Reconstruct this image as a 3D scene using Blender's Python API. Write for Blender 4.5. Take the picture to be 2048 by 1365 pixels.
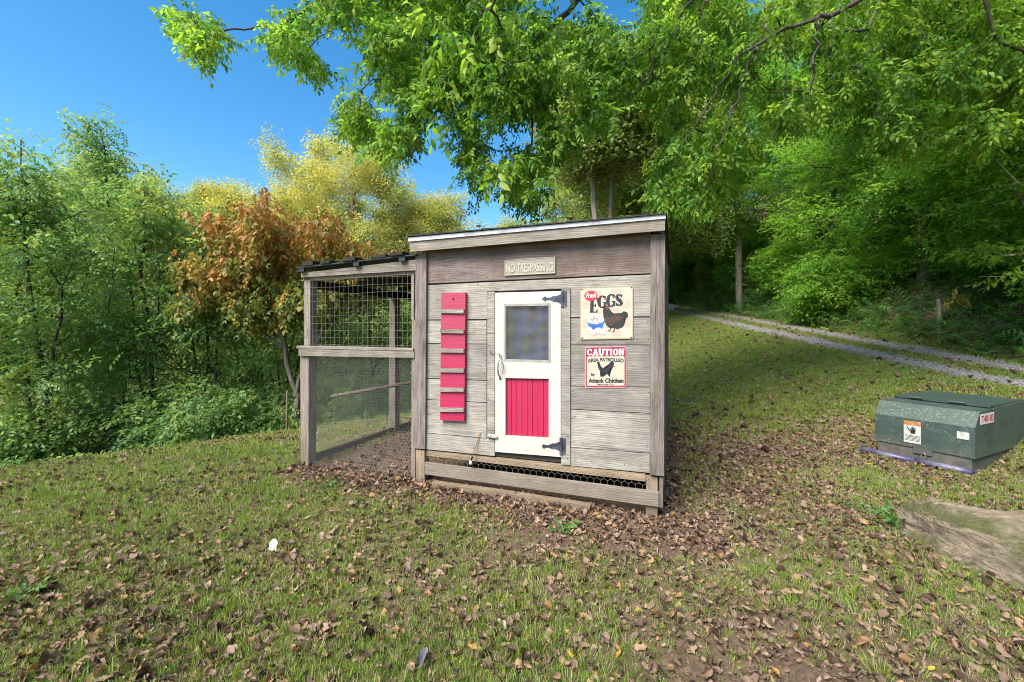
import bpy, bmesh, math, random
import numpy as np
from mathutils import Vector, Matrix, Euler

# ------------------------------------------------------------------ camera, world, sun
for o in list(bpy.data.objects):
    bpy.data.objects.remove(o)
S = bpy.context.scene
C = S.collection
F, CX, HY, HC = 855.0, 1024.0, 660.0, 1.40          # focal length / centre / horizon of the lens, eye height
cam = bpy.data.cameras.new('camera'); co = bpy.data.objects.new('camera', cam); C.objects.link(co)
co.location = (0, 0, HC); co.rotation_euler = (math.pi/2, 0, 0)
cam.sensor_width = 36; cam.lens = F/2048*36; cam.shift_y = -(682.5-HY)/2048
cam.clip_start = .05; cam.clip_end = 900
S.camera = co
S.render.resolution_x = 1024; S.render.resolution_y = 682
SUN_EL, SUN_AZ = math.radians(50), math.radians(222)      # azimuth clockwise from +Y
w = bpy.data.worlds.new('World'); S.world = w; w.use_nodes = True
wn = w.node_tree; bg = wn.nodes['Background']
sky = wn.nodes.new('ShaderNodeTexSky'); sky.sky_type = 'NISHITA'; sky.sun_disc = False
sky.sun_elevation = SUN_EL; sky.sun_rotation = SUN_AZ
sky.air_density = 1.0; sky.dust_density = .4; sky.ozone_density = 1.0
hsv = wn.nodes.new('ShaderNodeHueSaturation'); hsv.inputs['Saturation'].default_value = 1.4; hsv.inputs['Hue'].default_value = .494
wn.links.new(sky.outputs[0], hsv.inputs['Color']); wn.links.new(hsv.outputs[0], bg.inputs[0]); bg.inputs[1].default_value = .05
sd = bpy.data.lights.new('sun', 'SUN'); sd.energy = 2.3; sd.angle = math.radians(40); sd.color = (1, .94, .84)
so = bpy.data.objects.new('sun', sd); C.objects.link(so)
tosun = Vector((math.sin(SUN_AZ)*math.cos(SUN_EL), math.cos(SUN_AZ)*math.cos(SUN_EL), math.sin(SUN_EL)))
so.rotation_euler = tosun.to_track_quat('Z', 'Y').to_euler(); so.location = (20, -10, 25)
S.view_settings.view_transform = 'Standard'; S.view_settings.look = 'None'
S.view_settings.gamma = 1; S.view_settings.exposure = 2.36
S.render.engine = 'CYCLES'
try:
    S.cycles.max_bounces = 9; S.cycles.diffuse_bounces = 7; S.cycles.transmission_bounces = 7
    S.cycles.transparent_max_bounces = 6; S.cycles.caustics_reflective = False; S.cycles.filter_width = 1.0
except Exception: pass

# ------------------------------------------------------------------ helpers
random.seed(7); RNG = np.random.default_rng(7)
def R(a): return math.radians(a)
def tag(o, label=None, cat=None, group=None, kind=None):
    if label: o['label'] = label
    if cat: o['category'] = cat
    if group: o['group'] = group
    if kind: o['kind'] = kind
    return o
def empty(name, loc=(0, 0, 0), rz=0, label=None, cat=None, group=None):
    o = bpy.data.objects.new(name, None); C.objects.link(o); o.location = loc; o.rotation_euler = (0, 0, rz)
    o.empty_display_size = .2
    return tag(o, label, cat, group)
def mesh_np(name, V, faces, m=None, smooth=False):
    """faces: list of int arrays (k x n), n verts each"""
    V = np.asarray(V, dtype=np.float32).reshape(-1, 3)
    me = bpy.data.meshes.new(name); me.vertices.add(len(V)); me.vertices.foreach_set('co', V.ravel())
    fl = [np.asarray(f, dtype=np.int32) for f in faces if len(f)]
    if fl:
        idx = np.concatenate([f.ravel() for f in fl]); tot = np.concatenate([np.full(len(f), f.shape[1], np.int32) for f in fl])
        st = np.concatenate([[0], np.cumsum(tot)[:-1]]).astype(np.int32)
        me.loops.add(len(idx)); me.loops.foreach_set('vertex_index', idx)
        me.polygons.add(len(tot)); me.polygons.foreach_set('loop_start', st); me.polygons.foreach_set('loop_total', tot)
        if smooth: me.polygons.foreach_set('use_smooth', np.ones(len(tot), bool))
        me.update(calc_edges=True)
    if m: me.materials.append(m)
    return me
def link(name, me, parent=None, loc=None, rot=None):
    o = bpy.data.objects.new(name, me); C.objects.link(o)
    if parent: o.parent = parent
    if loc is not None: o.location = loc
    if rot is not None: o.rotation_euler = rot
    return o
def bmobj(name, bm, m, parent=None, smooth=False, bevel=0):
    if bevel:
        bmesh.ops.bevel(bm, geom=[e for e in bm.edges if len(e.link_faces) == 2 and e.calc_face_angle(0) > .5], offset=bevel, segments=1, affect='EDGES', clamp_overlap=True)
    bmesh.ops.recalc_face_normals(bm, faces=bm.faces)
    me = bpy.data.meshes.new(name); bm.to_mesh(me); bm.free()
    if smooth: me.polygons.foreach_set('use_smooth', np.ones(len(me.polygons), bool))
    for k in (m if isinstance(m, (list, tuple)) else [m]): me.materials.append(k)
    return link(name, me, parent)
def box(bm, x0, x1, y0, y1, z0, z1, mi=0):
    v = [bm.verts.new(p) for p in ((x0, y0, z0), (x1, y0, z0), (x1, y1, z0), (x0, y1, z0), (x0, y0, z1), (x1, y0, z1), (x1, y1, z1), (x0, y1, z1))]
    for q in ((0, 3, 2, 1), (4, 5, 6, 7), (0, 1, 5, 4), (1, 2, 6, 5), (2, 3, 7, 6), (3, 0, 4, 7)):
        bm.faces.new([v[i] for i in q]).material_index = mi
    return v
def prism(bm, pts, y0, y1, mi=0):
    """polygon in (x,z), extruded between y0 (front) and y1"""
    a = [bm.verts.new((p[0], y0, p[1])) for p in pts]; b = [bm.verts.new((p[0], y1, p[1])) for p in pts]
    n = len(pts)
    bm.faces.new(a).material_index = mi; bm.faces.new(b[::-1]).material_index = mi
    for i in range(n):
        bm.faces.new([a[i], b[i], b[(i+1) % n], a[(i+1) % n]]).material_index = mi
def tube(bm, pts, r, n=8, mi=0, cap=True):
    pts = [Vector(p) for p in pts]; rings = []
    rr = r if isinstance(r, (list, tuple)) else [r]*len(pts)
    up = None
    for i, p in enumerate(pts):
        d = (pts[min(i+1, len(pts)-1)]-pts[max(i-1, 0)]).normalized()
        if up is None: up = d.orthogonal().normalized()
        s = d.cross(up).normalized(); up = s.cross(d).normalized()
        rings.append([bm.verts.new(p+(up*math.cos(2*math.pi*k/n)+s*math.sin(2*math.pi*k/n))*rr[i]) for k in range(n)])
    for a, b in zip(rings, rings[1:]):
        for k in range(n): bm.faces.new([a[k], a[(k+1) % n], b[(k+1) % n], b[k]]).material_index = mi
    if cap:
        bm.faces.new(rings[0][::-1]).material_index = mi; bm.faces.new(rings[-1]).material_index = mi
def seg_mesh(P, Q, r1, r2, n=3):
    """batch of tapered open tubes"""
    P = np.asarray(P, float); Q = np.asarray(Q, float); k = len(P)
    d = Q-P; L = np.linalg.norm(d, axis=1, keepdims=True); d = d/np.maximum(L, 1e-9)
    ref = np.where(np.abs(d[:, 2:3]) > .9, np.array([[1., 0, 0]]), np.array([[0, 0, 1.]]))
    a = np.cross(d, ref); a /= np.linalg.norm(a, axis=1, keepdims=True); b = np.cross(d, a)
    r1 = np.broadcast_to(np.asarray(r1, float), (k,)); r2 = np.broadcast_to(np.asarray(r2, float), (k,))
    V = np.zeros((k, 2, n, 3))
    for i in range(n):
        c, s = math.cos(2*math.pi*i/n), math.sin(2*math.pi*i/n); o = a*c+b*s
        V[:, 0, i] = P+o*r1[:, None]; V[:, 1, i] = Q+o*r2[:, None]
    base = (np.arange(k)*2*n)[:, None]; Fs = []
    for i in range(n):
        j = (i+1) % n; Fs.append(base+np.array([[i, n+i, n+j, j]]))
    return V.reshape(-1, 3), np.concatenate(Fs)
# value noise (numpy)
_T = np.random.default_rng(3).random((256, 256))
def vn(x, y, s=1.0, o=0):
    x = np.asarray(x, float)*s+o*17.3; y = np.asarray(y, float)*s+o*31.7
    xi = np.floor(x).astype(int); yi = np.floor(y).astype(int); fx = x-xi; fy = y-yi
    fx = fx*fx*(3-2*fx); fy = fy*fy*(3-2*fy)
    g = lambda a, b: _T[a & 255, b & 255]
    return (g(xi, yi)*(1-fx)+g(xi+1, yi)*fx)*(1-fy)+(g(xi, yi+1)*(1-fx)+g(xi+1, yi+1)*fx)*fy
def fbm(x, y, s=1.0, o=0, n=4):
    t = 0; a = .5; tot = 0
    for i in range(n): t = t+a*vn(x, y, s*2**i, o+i*5); tot += a; a *= .5
    return t/tot
def sm(a, b, x):
    t = np.clip((np.asarray(x, float)-a)/(b-a), 0, 1); return t*t*(3-2*t)

# ------------------------------------------------------------------ materials
class G:
    def __init__(s, name):
        s.m = bpy.data.materials.new(name); s.m.use_nodes = True; s.t = s.m.node_tree
        s.p = s.t.nodes['Principled BSDF']; s.out = s.t.nodes['Material Output']
    def n(s, ty, ins=None, **kw):
        k = s.t.nodes.new(ty)
        for a, b in kw.items(): setattr(k, a, b)
        for a, b in (ins or {}).items(): s.set(k.inputs[a], b)
        return k
    def set(s, sock, v):
        if isinstance(v, bpy.types.NodeSocket): s.t.links.new(v, sock)
        else: sock.default_value = v
    def coord(s, kind='Object'):
        return s.n('ShaderNodeTexCoord').outputs[kind]
    def pos(s): return s.n('ShaderNodeNewGeometry').outputs['Position']
    def mapping(s, vec, scale=(1, 1, 1), loc=(0, 0, 0), rot=(0, 0, 0)):
        k = s.n('ShaderNodeMapping', {'Vector': vec}); s.set(k.inputs['Scale'], scale); s.set(k.inputs['Location'], loc); s.set(k.inputs['Rotation'], rot); return k.outputs[0]
    def noise(s, vec, scale, detail=4, rough=.55, dist=0):
        return s.n('ShaderNodeTexNoise', {'Vector': vec, 'Scale': scale, 'Detail': detail, 'Roughness': rough, 'Distortion': dist}).outputs['Fac']
    def ramp(s, fac, stops, interp='LINEAR'):
        k = s.n('ShaderNodeValToRGB', {'Fac': fac}); cr = k.color_ramp; cr.interpolation = interp
        while len(cr.elements) < len(stops): cr.elements.new(.5)
        for e, (p, c) in zip(cr.elements, stops):
            e.position = p; e.color = (c, c, c, 1) if isinstance(c, (int, float)) else (*c, 1)
        return k.outputs[0]
    def mix(s, fac, a, b, mode='MIX'):
        k = s.n('ShaderNodeMix', data_type='RGBA', blend_type=mode)
        s.set(k.inputs[0], fac)
        for i, v in ((6, a), (7, b)):
            if isinstance(v, (tuple, list)) and len(v) == 3: v = (*v, 1)
            s.set(k.inputs[i], v)
        return k.outputs[2]
    def math(s, op, a, b=0):
        k = s.n('ShaderNodeMath', operation=op); s.set(k.inputs[0], a); s.set(k.inputs[1], b); return k.outputs[0]
    def rand(s): return s.n('ShaderNodeObjectInfo').outputs['Random']
    def bump(s, h, strength=.3, dist=.005):
        s.set(s.p.inputs['Normal'], s.n('ShaderNodeBump', {'Height': h, 'Strength': strength, 'Distance': dist}).outputs[0])
    def col(s, c): s.set(s.p.inputs['Base Color'], (*c, 1) if isinstance(c, (tuple, list)) and len(c) == 3 else c)
    def rough(s, r): s.set(s.p.inputs['Roughness'], r)

def wood(name, dark, mid, light, axis='x', stain=None, fine=1.0, paint=False, streak=.9):
    g = G(name); c = g.coord(); r = g.rand()
    off = g.n('ShaderNodeCombineXYZ', {0: g.math('MULTIPLY', r, 13.7), 1: g.math('MULTIPLY', r, 7.1), 2: g.math('MULTIPLY', r, 29.3)}).outputs[0]
    c = g.n('ShaderNodeVectorMath', {0: c, 1: off}, operation='ADD').outputs[0]
    a, b = 1.5, 15*fine
    sc = {'x': (a, b, b), 'y': (b, a, b), 'z': (b, b, a)}[axis]
    v = g.mapping(c, sc)
    n1 = g.noise(v, 2.2, 8, .68, .9)
    base = g.ramp(n1, [(.28, dark), (.47, mid), (.70, light)])
    # wavy cathedral grain
    sc2 = {'x': (.8, 6, 6), 'y': (6, .8, 6), 'z': (6, 6, .8)}[axis]
    wv = g.n('ShaderNodeTexWave', {'Vector': g.mapping(c, sc2), 'Scale': 3.2, 'Distortion': 9, 'Detail': 4, 'Detail Scale': 1.2}, bands_direction='Z' if axis != 'z' else 'X').outputs['Fac']
    gr = g.ramp(wv, [(.0, .60), (.3, .97), (1, 1.07)])
    base = g.mix(.7*streak, base, gr, 'MULTIPLY')
    blot = g.noise(c, 4.5, 5, .6)
    base = g.mix(.75, base, g.ramp(blot, [(.3, .72), (.5, 1.0), (.75, 1.12)]), 'MULTIPLY')
    mot = g.noise(g.mapping(c, {'x': (9, 30, 30), 'y': (30, 9, 30), 'z': (30, 30, 9)}[axis]), 1.3, 6, .7, 1.4); base = g.mix(.85, base, g.ramp(mot, [(.28, .66), (.45, .96), (.55, 1.0), (.72, 1.14)]), 'MULTIPLY')
    cr_ = g.noise(g.mapping(c, {'x': (.9, 34, 34), 'y': (34, .9, 34), 'z': (34, 34, .9)}[axis]), 1.6, 3, .5, .3); base = g.mix(g.ramp(cr_, [(.66, 0.), (.70, .7)]), base, tuple(k*.4 for k in dark))
    if stain: base = g.mix(g.ramp(g.noise(c, 2.3, 5, .65), [(.46, 0.), (.68, .8)]), base, stain)
    base = g.mix(1, base, g.ramp(r, [(0, .78), (1, 1.14)]), 'MULTIPLY')
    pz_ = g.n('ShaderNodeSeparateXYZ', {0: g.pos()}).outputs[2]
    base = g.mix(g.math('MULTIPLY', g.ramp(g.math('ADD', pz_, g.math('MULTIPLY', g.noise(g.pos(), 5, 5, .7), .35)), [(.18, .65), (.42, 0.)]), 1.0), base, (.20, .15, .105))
    # small knots, specks
    vo = g.n('ShaderNodeTexVoronoi', {'Vector': g.mapping(c, {'x': (1, 2, 2), 'y': (2, 1, 2), 'z': (2, 2, 1)}[axis]), 'Scale': 4.2}).outputs['Distance']
    base = g.mix(g.ramp(vo, [(.02, .8), (.07, .0)]), base, tuple(k*.35 for k in dark))
    base = g.mix(1, base, (.545, .525, .495), 'MULTIPLY')
    g.col(base); g.rough(.88); g.p.inputs['Specular IOR Level'].default_value = .25
    g.bump(g.math('ADD', n1, g.math('MULTIPLY', wv, .35)), .55, .004)
    return g.m
M = {}
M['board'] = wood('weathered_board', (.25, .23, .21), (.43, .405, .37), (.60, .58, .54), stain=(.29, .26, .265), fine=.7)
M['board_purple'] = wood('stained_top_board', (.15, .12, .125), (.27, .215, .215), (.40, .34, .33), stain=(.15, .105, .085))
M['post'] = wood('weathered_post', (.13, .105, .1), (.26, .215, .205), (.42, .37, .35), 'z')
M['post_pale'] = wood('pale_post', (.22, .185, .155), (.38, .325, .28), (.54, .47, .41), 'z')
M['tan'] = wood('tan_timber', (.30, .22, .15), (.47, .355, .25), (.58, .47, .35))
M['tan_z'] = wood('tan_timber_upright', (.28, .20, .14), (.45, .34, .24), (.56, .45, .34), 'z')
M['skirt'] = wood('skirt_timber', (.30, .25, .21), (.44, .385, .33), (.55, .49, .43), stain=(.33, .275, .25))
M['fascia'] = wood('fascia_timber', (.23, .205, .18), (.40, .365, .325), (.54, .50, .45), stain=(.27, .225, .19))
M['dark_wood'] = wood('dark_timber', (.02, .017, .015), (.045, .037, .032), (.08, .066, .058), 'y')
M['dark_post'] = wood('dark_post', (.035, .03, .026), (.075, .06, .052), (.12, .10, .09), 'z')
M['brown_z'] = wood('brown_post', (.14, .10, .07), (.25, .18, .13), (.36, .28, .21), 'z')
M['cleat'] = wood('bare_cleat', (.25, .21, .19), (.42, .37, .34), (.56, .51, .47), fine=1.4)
def painted(name, c, faded, axis='x', amt=.55):
    c = (c[0]*.50, c[1]*.5, c[2]*.58); faded = tuple(k*.5 for k in faded)
    g = G(name); co_ = g.coord()
    a, b = 2, 60
    v = g.mapping(co_, {'x': (a, b, b), 'z': (b, b, a)}[axis])
    n = g.noise(v, 1.6, 6, .6, .3); z = g.n('ShaderNodeSeparateXYZ', {0: co_}).outputs[2]
    f = g.ramp(g.math('ADD', g.math('MULTIPLY', g.noise(co_, 7, 5), .5), g.math('MULTIPLY', z, .42)), [(.55, 0.), (1.05, amt)])
    base = g.mix(f, c, faded)
    base = g.mix(.5, base, g.ramp(n, [(.3, .72), (.55, 1.05), (.8, 1.2)]), 'MULTIPLY')
    sc = g.noise(co_, 55, 5, .7); base = g.mix(g.ramp(sc, [(.66, 0.), (.70, .75)]), base, (.30, .22, .2)); dr = g.noise(g.mapping(co_, (16, 16, 2)), 2, 6, .7); base = g.mix(g.ramp(dr, [(.55, 0.), (.75, .45)]), base, (.16, .03, .04))
    g.col(base); g.rough(.62); g.bump(n, .6, .003); return g.m
M['red'] = painted('red_painted_wood', (.62, .008, .085), (.52, .085, .15))
M['red_door'] = painted('red_painted_panel', (.64, .002, .068), (.6, .03, .10), 'z', .2)
def white_paint():
    g = G('cream_white_paint'); c = g.coord()
    n = g.noise(c, 9, 6, .6); base = g.ramp(n, [(.3, (.37, .35, .295)), (.6, (.43, .41, .36))])
    sp = g.noise(c, 60, 3); base = g.mix(g.ramp(sp, [(.70, 0.), (.76, .55)]), base, (.35, .28, .2))
    st = g.noise(g.mapping(c, (14, 14, 1.5)), 2, 5); base = g.mix(g.ramp(st, [(.62, 0.), (.8, .35)]), base, (.45, .41, .36))
    g.col(base); g.rough(.5); g.bump(g.noise(c, 40, 4), .2, .002); return g.m
M['white'] = white_paint()
def plain(name, c, rough=.6, metal=0, var=.25, scale=30, dirt=None, spec=.5, bump=.1):
    c = tuple(k*.68 for k in c)
    g = G(name); k = g.coord(); n = g.noise(k, scale, 5)
    base = g.mix(1, c, g.ramp(n, [(.25, 1-var), (.75, 1+var*.6)]), 'MULTIPLY')
    if dirt: base = g.mix(g.ramp(g.noise(k, scale*.3, 6, .65), [(.5, 0.), (.68, .8)]), base, dirt)
    g.col(base); g.rough(rough); g.p.inputs['Metallic'].default_value = metal; g.p.inputs['Specular IOR Level'].default_value = spec
    if bump: g.bump(n, bump, .002)
    return g.m
M['iron'] = plain('dark_blue_grey_hinge_metal', (.045, .05, .075), .5, .3, dirt=(.12, .13, .17))
M['black'] = plain('black_paint', (.012, .012, .014), .5)
M['nail'] = plain('dark_nail', (.03, .025, .022), .6, .4)
M['zinc'] = plain('galvanised_wire', (.30, .31, .30), .5, .25, bump=0)
M['wire_dark'] = plain('dull_wire', (.42, .42, .40), .6, .2, bump=0)
M['wire_rust'] = plain('tan_wire', (.34, .28, .21), .7, .1, bump=0)
M['grey_metal'] = plain('grey_latch_metal', (.30, .32, .34), .4, .6)
M['ceramic'] = plain('pale_wood_button', (.5, .47, .42), .5)
M['orange'] = plain('orange_cord', (.42, .17, .03), .5)
M['metal_trim'] = plain('pale_metal_drip_edge', (.55, .55, .56), .45, .2, dirt=(.2, .17, .15), scale=20)
M['asphalt'] = plain('black_roof_felt', (.022, .023, .026), .9, scale=200, var=.6, dirt=(.05, .045, .035), bump=.6)
M['roof_panel'] = plain('dark_roof_panel', (.02, .02, .023), .5, scale=30)
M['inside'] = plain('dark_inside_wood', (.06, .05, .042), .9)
M['ink'] = plain('black_print', (.012, .013, .02), .5, bump=0)
M['cream'] = plain('cream_print', (.72, .66, .54), .5, var=.08, bump=0)
def tin(name, c, rust, edge=.5):
    c = tuple(k*f for k, f in zip(c, (.52, .50, .46))); rust = tuple(k*.66 for k in rust)
    g = G(name); k = g.coord(); n = g.noise(k, 9, 7, .65)
    base = g.mix(g.ramp(n, [(.56, 0.), (.72, edge)]), c, rust)
    g.col(base); g.rough(.42); return g.m
M['tin'] = tin('cream_tin', (.72, .68, .57), (.50, .40, .26), .5)
M['tin_edge'] = tin('browned_tin_edge', (.50, .40, .25), (.22, .13, .08), .8)
M['rustspot'] = plain('rust', (.13, .06, .03), .9)
M['check'] = tin('faint_pink_check', (.73, .57, .50), (.72, .66, .57), .6)
M['sign_red'] = plain('sign_red', (.52, .015, .04), .4, var=.1, bump=0)
M['sign_maroon'] = plain('sign_maroon', (.33, .022, .06), .4, var=.12, bump=0)
M['pink'] = plain('faded_pink', (.68, .36, .38), .4, var=.12, bump=0)
M['letter_white'] = plain('white_print', (.80, .74, .70), .45, var=.05, bump=0)
M['bowl_blue'] = plain('blue_print', (.02, .13, .48), .45, bump=0)
M['egg'] = plain('egg_print', (.76, .73, .68), .45, var=.1, bump=0)
M['egg_line'] = plain('egg_outline', (.45, .42, .38), .45, bump=0)
M['hen_brown'] = plain('hen_brown', (.07, .035, .018), .5, var=.7, scale=90, bump=0)
M['hen_dark'] = plain('hen_dark', (.018, .015, .02), .5, var=.8, scale=90, bump=0)
M['hen_red'] = plain('hen_comb', (.28, .02, .02), .5, bump=0)
M['flake'] = tin('flaking_cream_plaque', (.47, .43, .35), (.20, .15, .11), .85)
M['flake_letter'] = plain('cream_raised_letter', (.55, .52, .45), .8, dirt=(.22, .18, .14), scale=60)
# screened window inside cloth with coloured shapes (a bag behind the mesh)
def cloth():
    g = G('blue_grey_cloth'); c = g.coord(); n = g.noise(c, 5.5, 1, .4, .8)
    g.col(g.ramp(n, [(.30, (.05, .048, .03)), (.42, (.04, .038, .03)), (.52, (.028, .034, .085)), (.60, (.035, .045, .12)), (.68, (.06, .04, .045)), (.78, (.028, .055, .05))])); g.rough(.7); return g.m
M['cloth'] = cloth()
def transformer_paint(name, lichen=True):
    g = G(name); c = g.coord(); n = g.noise(c, 6, 5)
    base = g.ramp(n, [(.3, (.026, .044, .039)), (.7, (.040, .062, .055))])
    if lichen:
        l = g.noise(c, 46, 7, .72); l2 = g.noise(c, 5, 3)
        f = g.math('MULTIPLY', g.ramp(l, [(.53, 0.), (.58, 1.)]), g.ramp(l2, [(.40, .0), (.56, 1.)]))
        base = g.mix(g.math('MULTIPLY', f, .6), base, (.13, .16, .14))
    z = g.n('ShaderNodeSeparateXYZ', {0: c}).outputs[2]
    base = g.mix(g.ramp(g.math('ADD', z, g.math('MULTIPLY', g.noise(c, 9, 6), .25)), [(.18, .55), (.38, 0.)]), base, (.12, .105, .08))
    g.col(base); g.rough(.48); return g.m
M['tgreen'] = transformer_paint('faded_green_enamel'); M['tgreen_top'] = transformer_paint('clean_green_enamel', False)
M['tbase'] = plain('grimy_steel_skirt', (.13, .115, .095), .8, scale=14, var=.5, dirt=(.045, .06, .05))
M['sticker'] = plain('worn_white_sticker', (.62, .62, .58), .5, scale=80, var=.15, dirt=(.2, .22, .2))
M['orange_sticker'] = plain('worn_orange_sticker', (.50, .19, .05), .6, scale=60, dirt=(.4, .38, .33))
M['label_white'] = plain('white_label', (.74, .72, .72), .4, var=.06)
M['label_red'] = plain('red_numerals', (.5, .02, .03), .4, bump=0)
M['pipe'] = plain('violet_blue_plastic', (.05, .05, .115), .42, scale=12, var=.3, dirt=(.16, .15, .2))
M['brass'] = plain('padlock_steel', (.42, .40, .36), .35, .8)
def rockmat():
    g = G('weathered_sandstone'); c = g.pos()
    n = g.noise(g.mapping(c, (1.2, 3, 9), rot=(.25, .15, .4)), 2.4, 9, .66, .9); f = g.noise(c, 32, 6, .7)
    base = g.ramp(n, [(.26, (.11, .095, .075)), (.45, (.24, .205, .155)), (.62, (.33, .285, .225)), (.8, (.42, .33, .27))])
    base = g.mix(.7, base, g.ramp(f, [(.25, .6), (.6, 1.1)]), 'MULTIPLY')
    base = g.mix(g.ramp(g.noise(c, 3.1, 5, .6), [(.6, 0.), (.7, .6)]), base, (.055, .06, .05))
    nx = g.n('ShaderNodeSeparateXYZ', {0: g.n('ShaderNodeNewGeometry').outputs['Normal']}).outputs[2]
    px = g.n('ShaderNodeSeparateXYZ', {0: c}).outputs[0]
    mo = g.math('MULTIPLY', g.ramp(nx, [(.2, 0.), (.6, .9)]), g.ramp(g.math('ADD', g.math('MULTIPLY', px, .25), g.math('MULTIPLY', g.noise(c, 7, 6, .75), .16)), [(.765, 1.), (.80, .03)]))
    base = g.mix(1, base, (1.02, .93, .85), 'MULTIPLY')
    base = g.mix(mo, base, (.07, .078, .014))
    g.col(base); g.rough(.92); g.bump(g.math('ADD', n, g.math('MULTIPLY', f, .5)), 1, .06); return g.m
M['rock'] = rockmat()
def barkmat(name, a, b, c3, sc=1.0):
    g = G(name); c = g.pos(); n = g.noise(g.mapping(c, (9*sc, 9*sc, 2.2*sc)), 2, 7, .65, .4)
    base = g.ramp(n, [(.3, a), (.5, b), (.72, c3)])
    base = g.mix(g.ramp(g.noise(c, 2.3, 4), [(.52, 0.), (.68, .5)]), base, (.10, .12, .065))
    g.col(base); g.rough(.95); g.bump(n, .9, .02); return g.m
M['bark'] = barkmat('grey_brown_bark', (.05, .04, .03), (.13, .105, .08), (.24, .205, .17))
M['bark_pale'] = barkmat('pale_bark', (.11, .095, .075), (.26, .225, .18), (.42, .37, .31), .7)
M['bark_dark'] = barkmat('dark_bark', (.018, .014, .012), (.045, .036, .03), (.09, .075, .062))
def leafmat(name, cols, trans=.5, dead=False, clump=1.0, cs=.55, gain=2.3, rw=.5):
    """cols: ramp of leaf colours picked per leaf cluster"""
    g = G(name); r = g.rand(); p = g.pos()
    f = g.math('ADD', g.math('MULTIPLY', r, rw), g.math('MULTIPLY', g.math('ADD', g.noise(p, cs, 3, .5), -.0), .75*clump))
    f = g.math('SUBTRACT', f, .12*clump)
    st = [(i/(len(cols)-1)*.8+.1, c) for i, c in enumerate(cols)]
    base = g.ramp(f, st)
    base = g.mix(.5, base, g.ramp(g.noise(p, 14, 2), [(.3, .65), (.7, 1.25)]), 'MULTIPLY')
    base = g.mix(1, base, (gain, gain, gain), 'MULTIPLY')
    g.col(base); g.rough(.55 if not dead else .8); g.p.inputs['Specular IOR Level'].default_value = .35 if not dead else .15
    tr = g.n('ShaderNodeBsdfTranslucent', {'Color': g.mix(1, base, (1.25, 1.3, .75), 'MULTIPLY')})
    mx = g.n('ShaderNodeMixShader', {0: trans, 1: g.p.outputs[0], 2: tr.outputs[0]})
    g.t.links.new(mx.outputs[0], g.out.inputs[0]); return g.m
M['leaf_canopy'] = leafmat('fresh_green_leaf', [(.020, .050, .010), (.038, .085, .012), (.08, .13, .016), (.145, .17, .022)], trans=.6, gain=2.9)
M['leaf_forest'] = leafmat('forest_green_leaf', [(.022, .06, .014), (.045, .10, .016), (.08, .14, .02), (.14, .17, .028)], trans=.58, clump=.9, gain=3.3)
M['leaf_left'] = leafmat('thicket_green_leaf', [(.03, .062, .028), (.05, .095, .032), (.085, .12, .036), (.16, .165, .04)], gain=2.9)
def dogleaf():
    M_ = leafmat('copper_dogwood_leaf', [(.07, .10, .02), (.12, .13, .024), (.20, .15, .03), (.25, .135, .035), (.27, .115, .04), (.20, .09, .038), (.34, .24, .17)], trans=.4, gain=1.6, clump=.55, cs=1.4)
    nt = M_.node_tree; rp = [n for n in nt.nodes if n.bl_idname == 'ShaderNodeValToRGB' and len(n.color_ramp.elements) == 7][0]
    src = rp.inputs[0].links[0].from_socket; g = nt.nodes.new('ShaderNodeNewGeometry'); sx = nt.nodes.new('ShaderNodeSeparateXYZ'); nt.links.new(g.outputs['Position'], sx.inputs[0])
    mr = nt.nodes.new('ShaderNodeMapRange'); mr.inputs[1].default_value = 1.6; mr.inputs[2].default_value = 3.8; mr.inputs[3].default_value = -.22; mr.inputs[4].default_value = .28; nt.links.new(sx.outputs[2], mr.inputs[0])
    ad = nt.nodes.new('ShaderNodeMath'); nt.links.new(src, ad.inputs[0]); nt.links.new(mr.outputs[0], ad.inputs[1]); nt.links.new(ad.outputs[0], rp.inputs[0]); return M_
M['leaf_dog'] = dogleaf()      # the uppermost leaves have turned first
M['leaf_yellow'] = leafmat('yellowing_leaf', [(.13, .18, .07), (.22, .24, .09), (.32, .29, .09), (.38, .31, .10)], cs=.25, clump=1.1, gain=1.6)
M['leaf_far'] = leafmat('sunlit_far_leaf', [(.09, .14, .06), (.14, .18, .07), (.20, .22, .08), (.28, .26, .08)], cs=.3, gain=1.8)
M['leaf_weed'] = leafmat('weed_leaf', [(.03, .075, .022), (.05, .11, .028), (.09, .14, .035)], gain=2.0)
M['leaf_shrub'] = leafmat('shrub_leaf', [(.018, .05, .014), (.035, .085, .018), (.06, .12, .022), (.11, .15, .025)], clump=1.1, gain=3.0)
M['leaf_wilt'] = leafmat('wilted_yellow_leaf', [(.2, .16, .04), (.32, .26, .07), (.38, .33, .12)])
M['blade'] = leafmat('grass_blade', [(.075, .13, .018), (.115, .185, .025), (.17, .225, .035), (.26, .25, .09)], trans=.35, cs=1.2, gain=1.3)
M['straw'] = leafmat('dry_grass_blade', [(.25, .21, .11), (.34, .30, .18), (.38, .33, .2)], trans=.2, gain=.9)
M['moss'] = leafmat('moss_tuft', [(.07, .085, .012), (.12, .13, .016), (.17, .17, .02)], trans=.1, gain=1.1)
M['dead'] = leafmat('dead_brown_leaf', [(.075, .045, .032), (.15, .095, .068), (.24, .16, .115), (.36, .25, .185), (.36, .21, .10)], trans=.12, dead=True, cs=5, clump=.3, gain=.74, rw=.85)
M['dead_yellow'] = leafmat('fallen_yellow_leaf', [(.42, .22, .04), (.5, .36, .07), (.45, .17, .05)], trans=.2, dead=True, cs=3, gain=.8)
M['dead_white'] = plain('pale_white_leaf_underside', (.68, .70, .66), .7)
M['dead_violet'] = plain('grey_violet_dead_leaf', (.17, .15, .19), .8)
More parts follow.
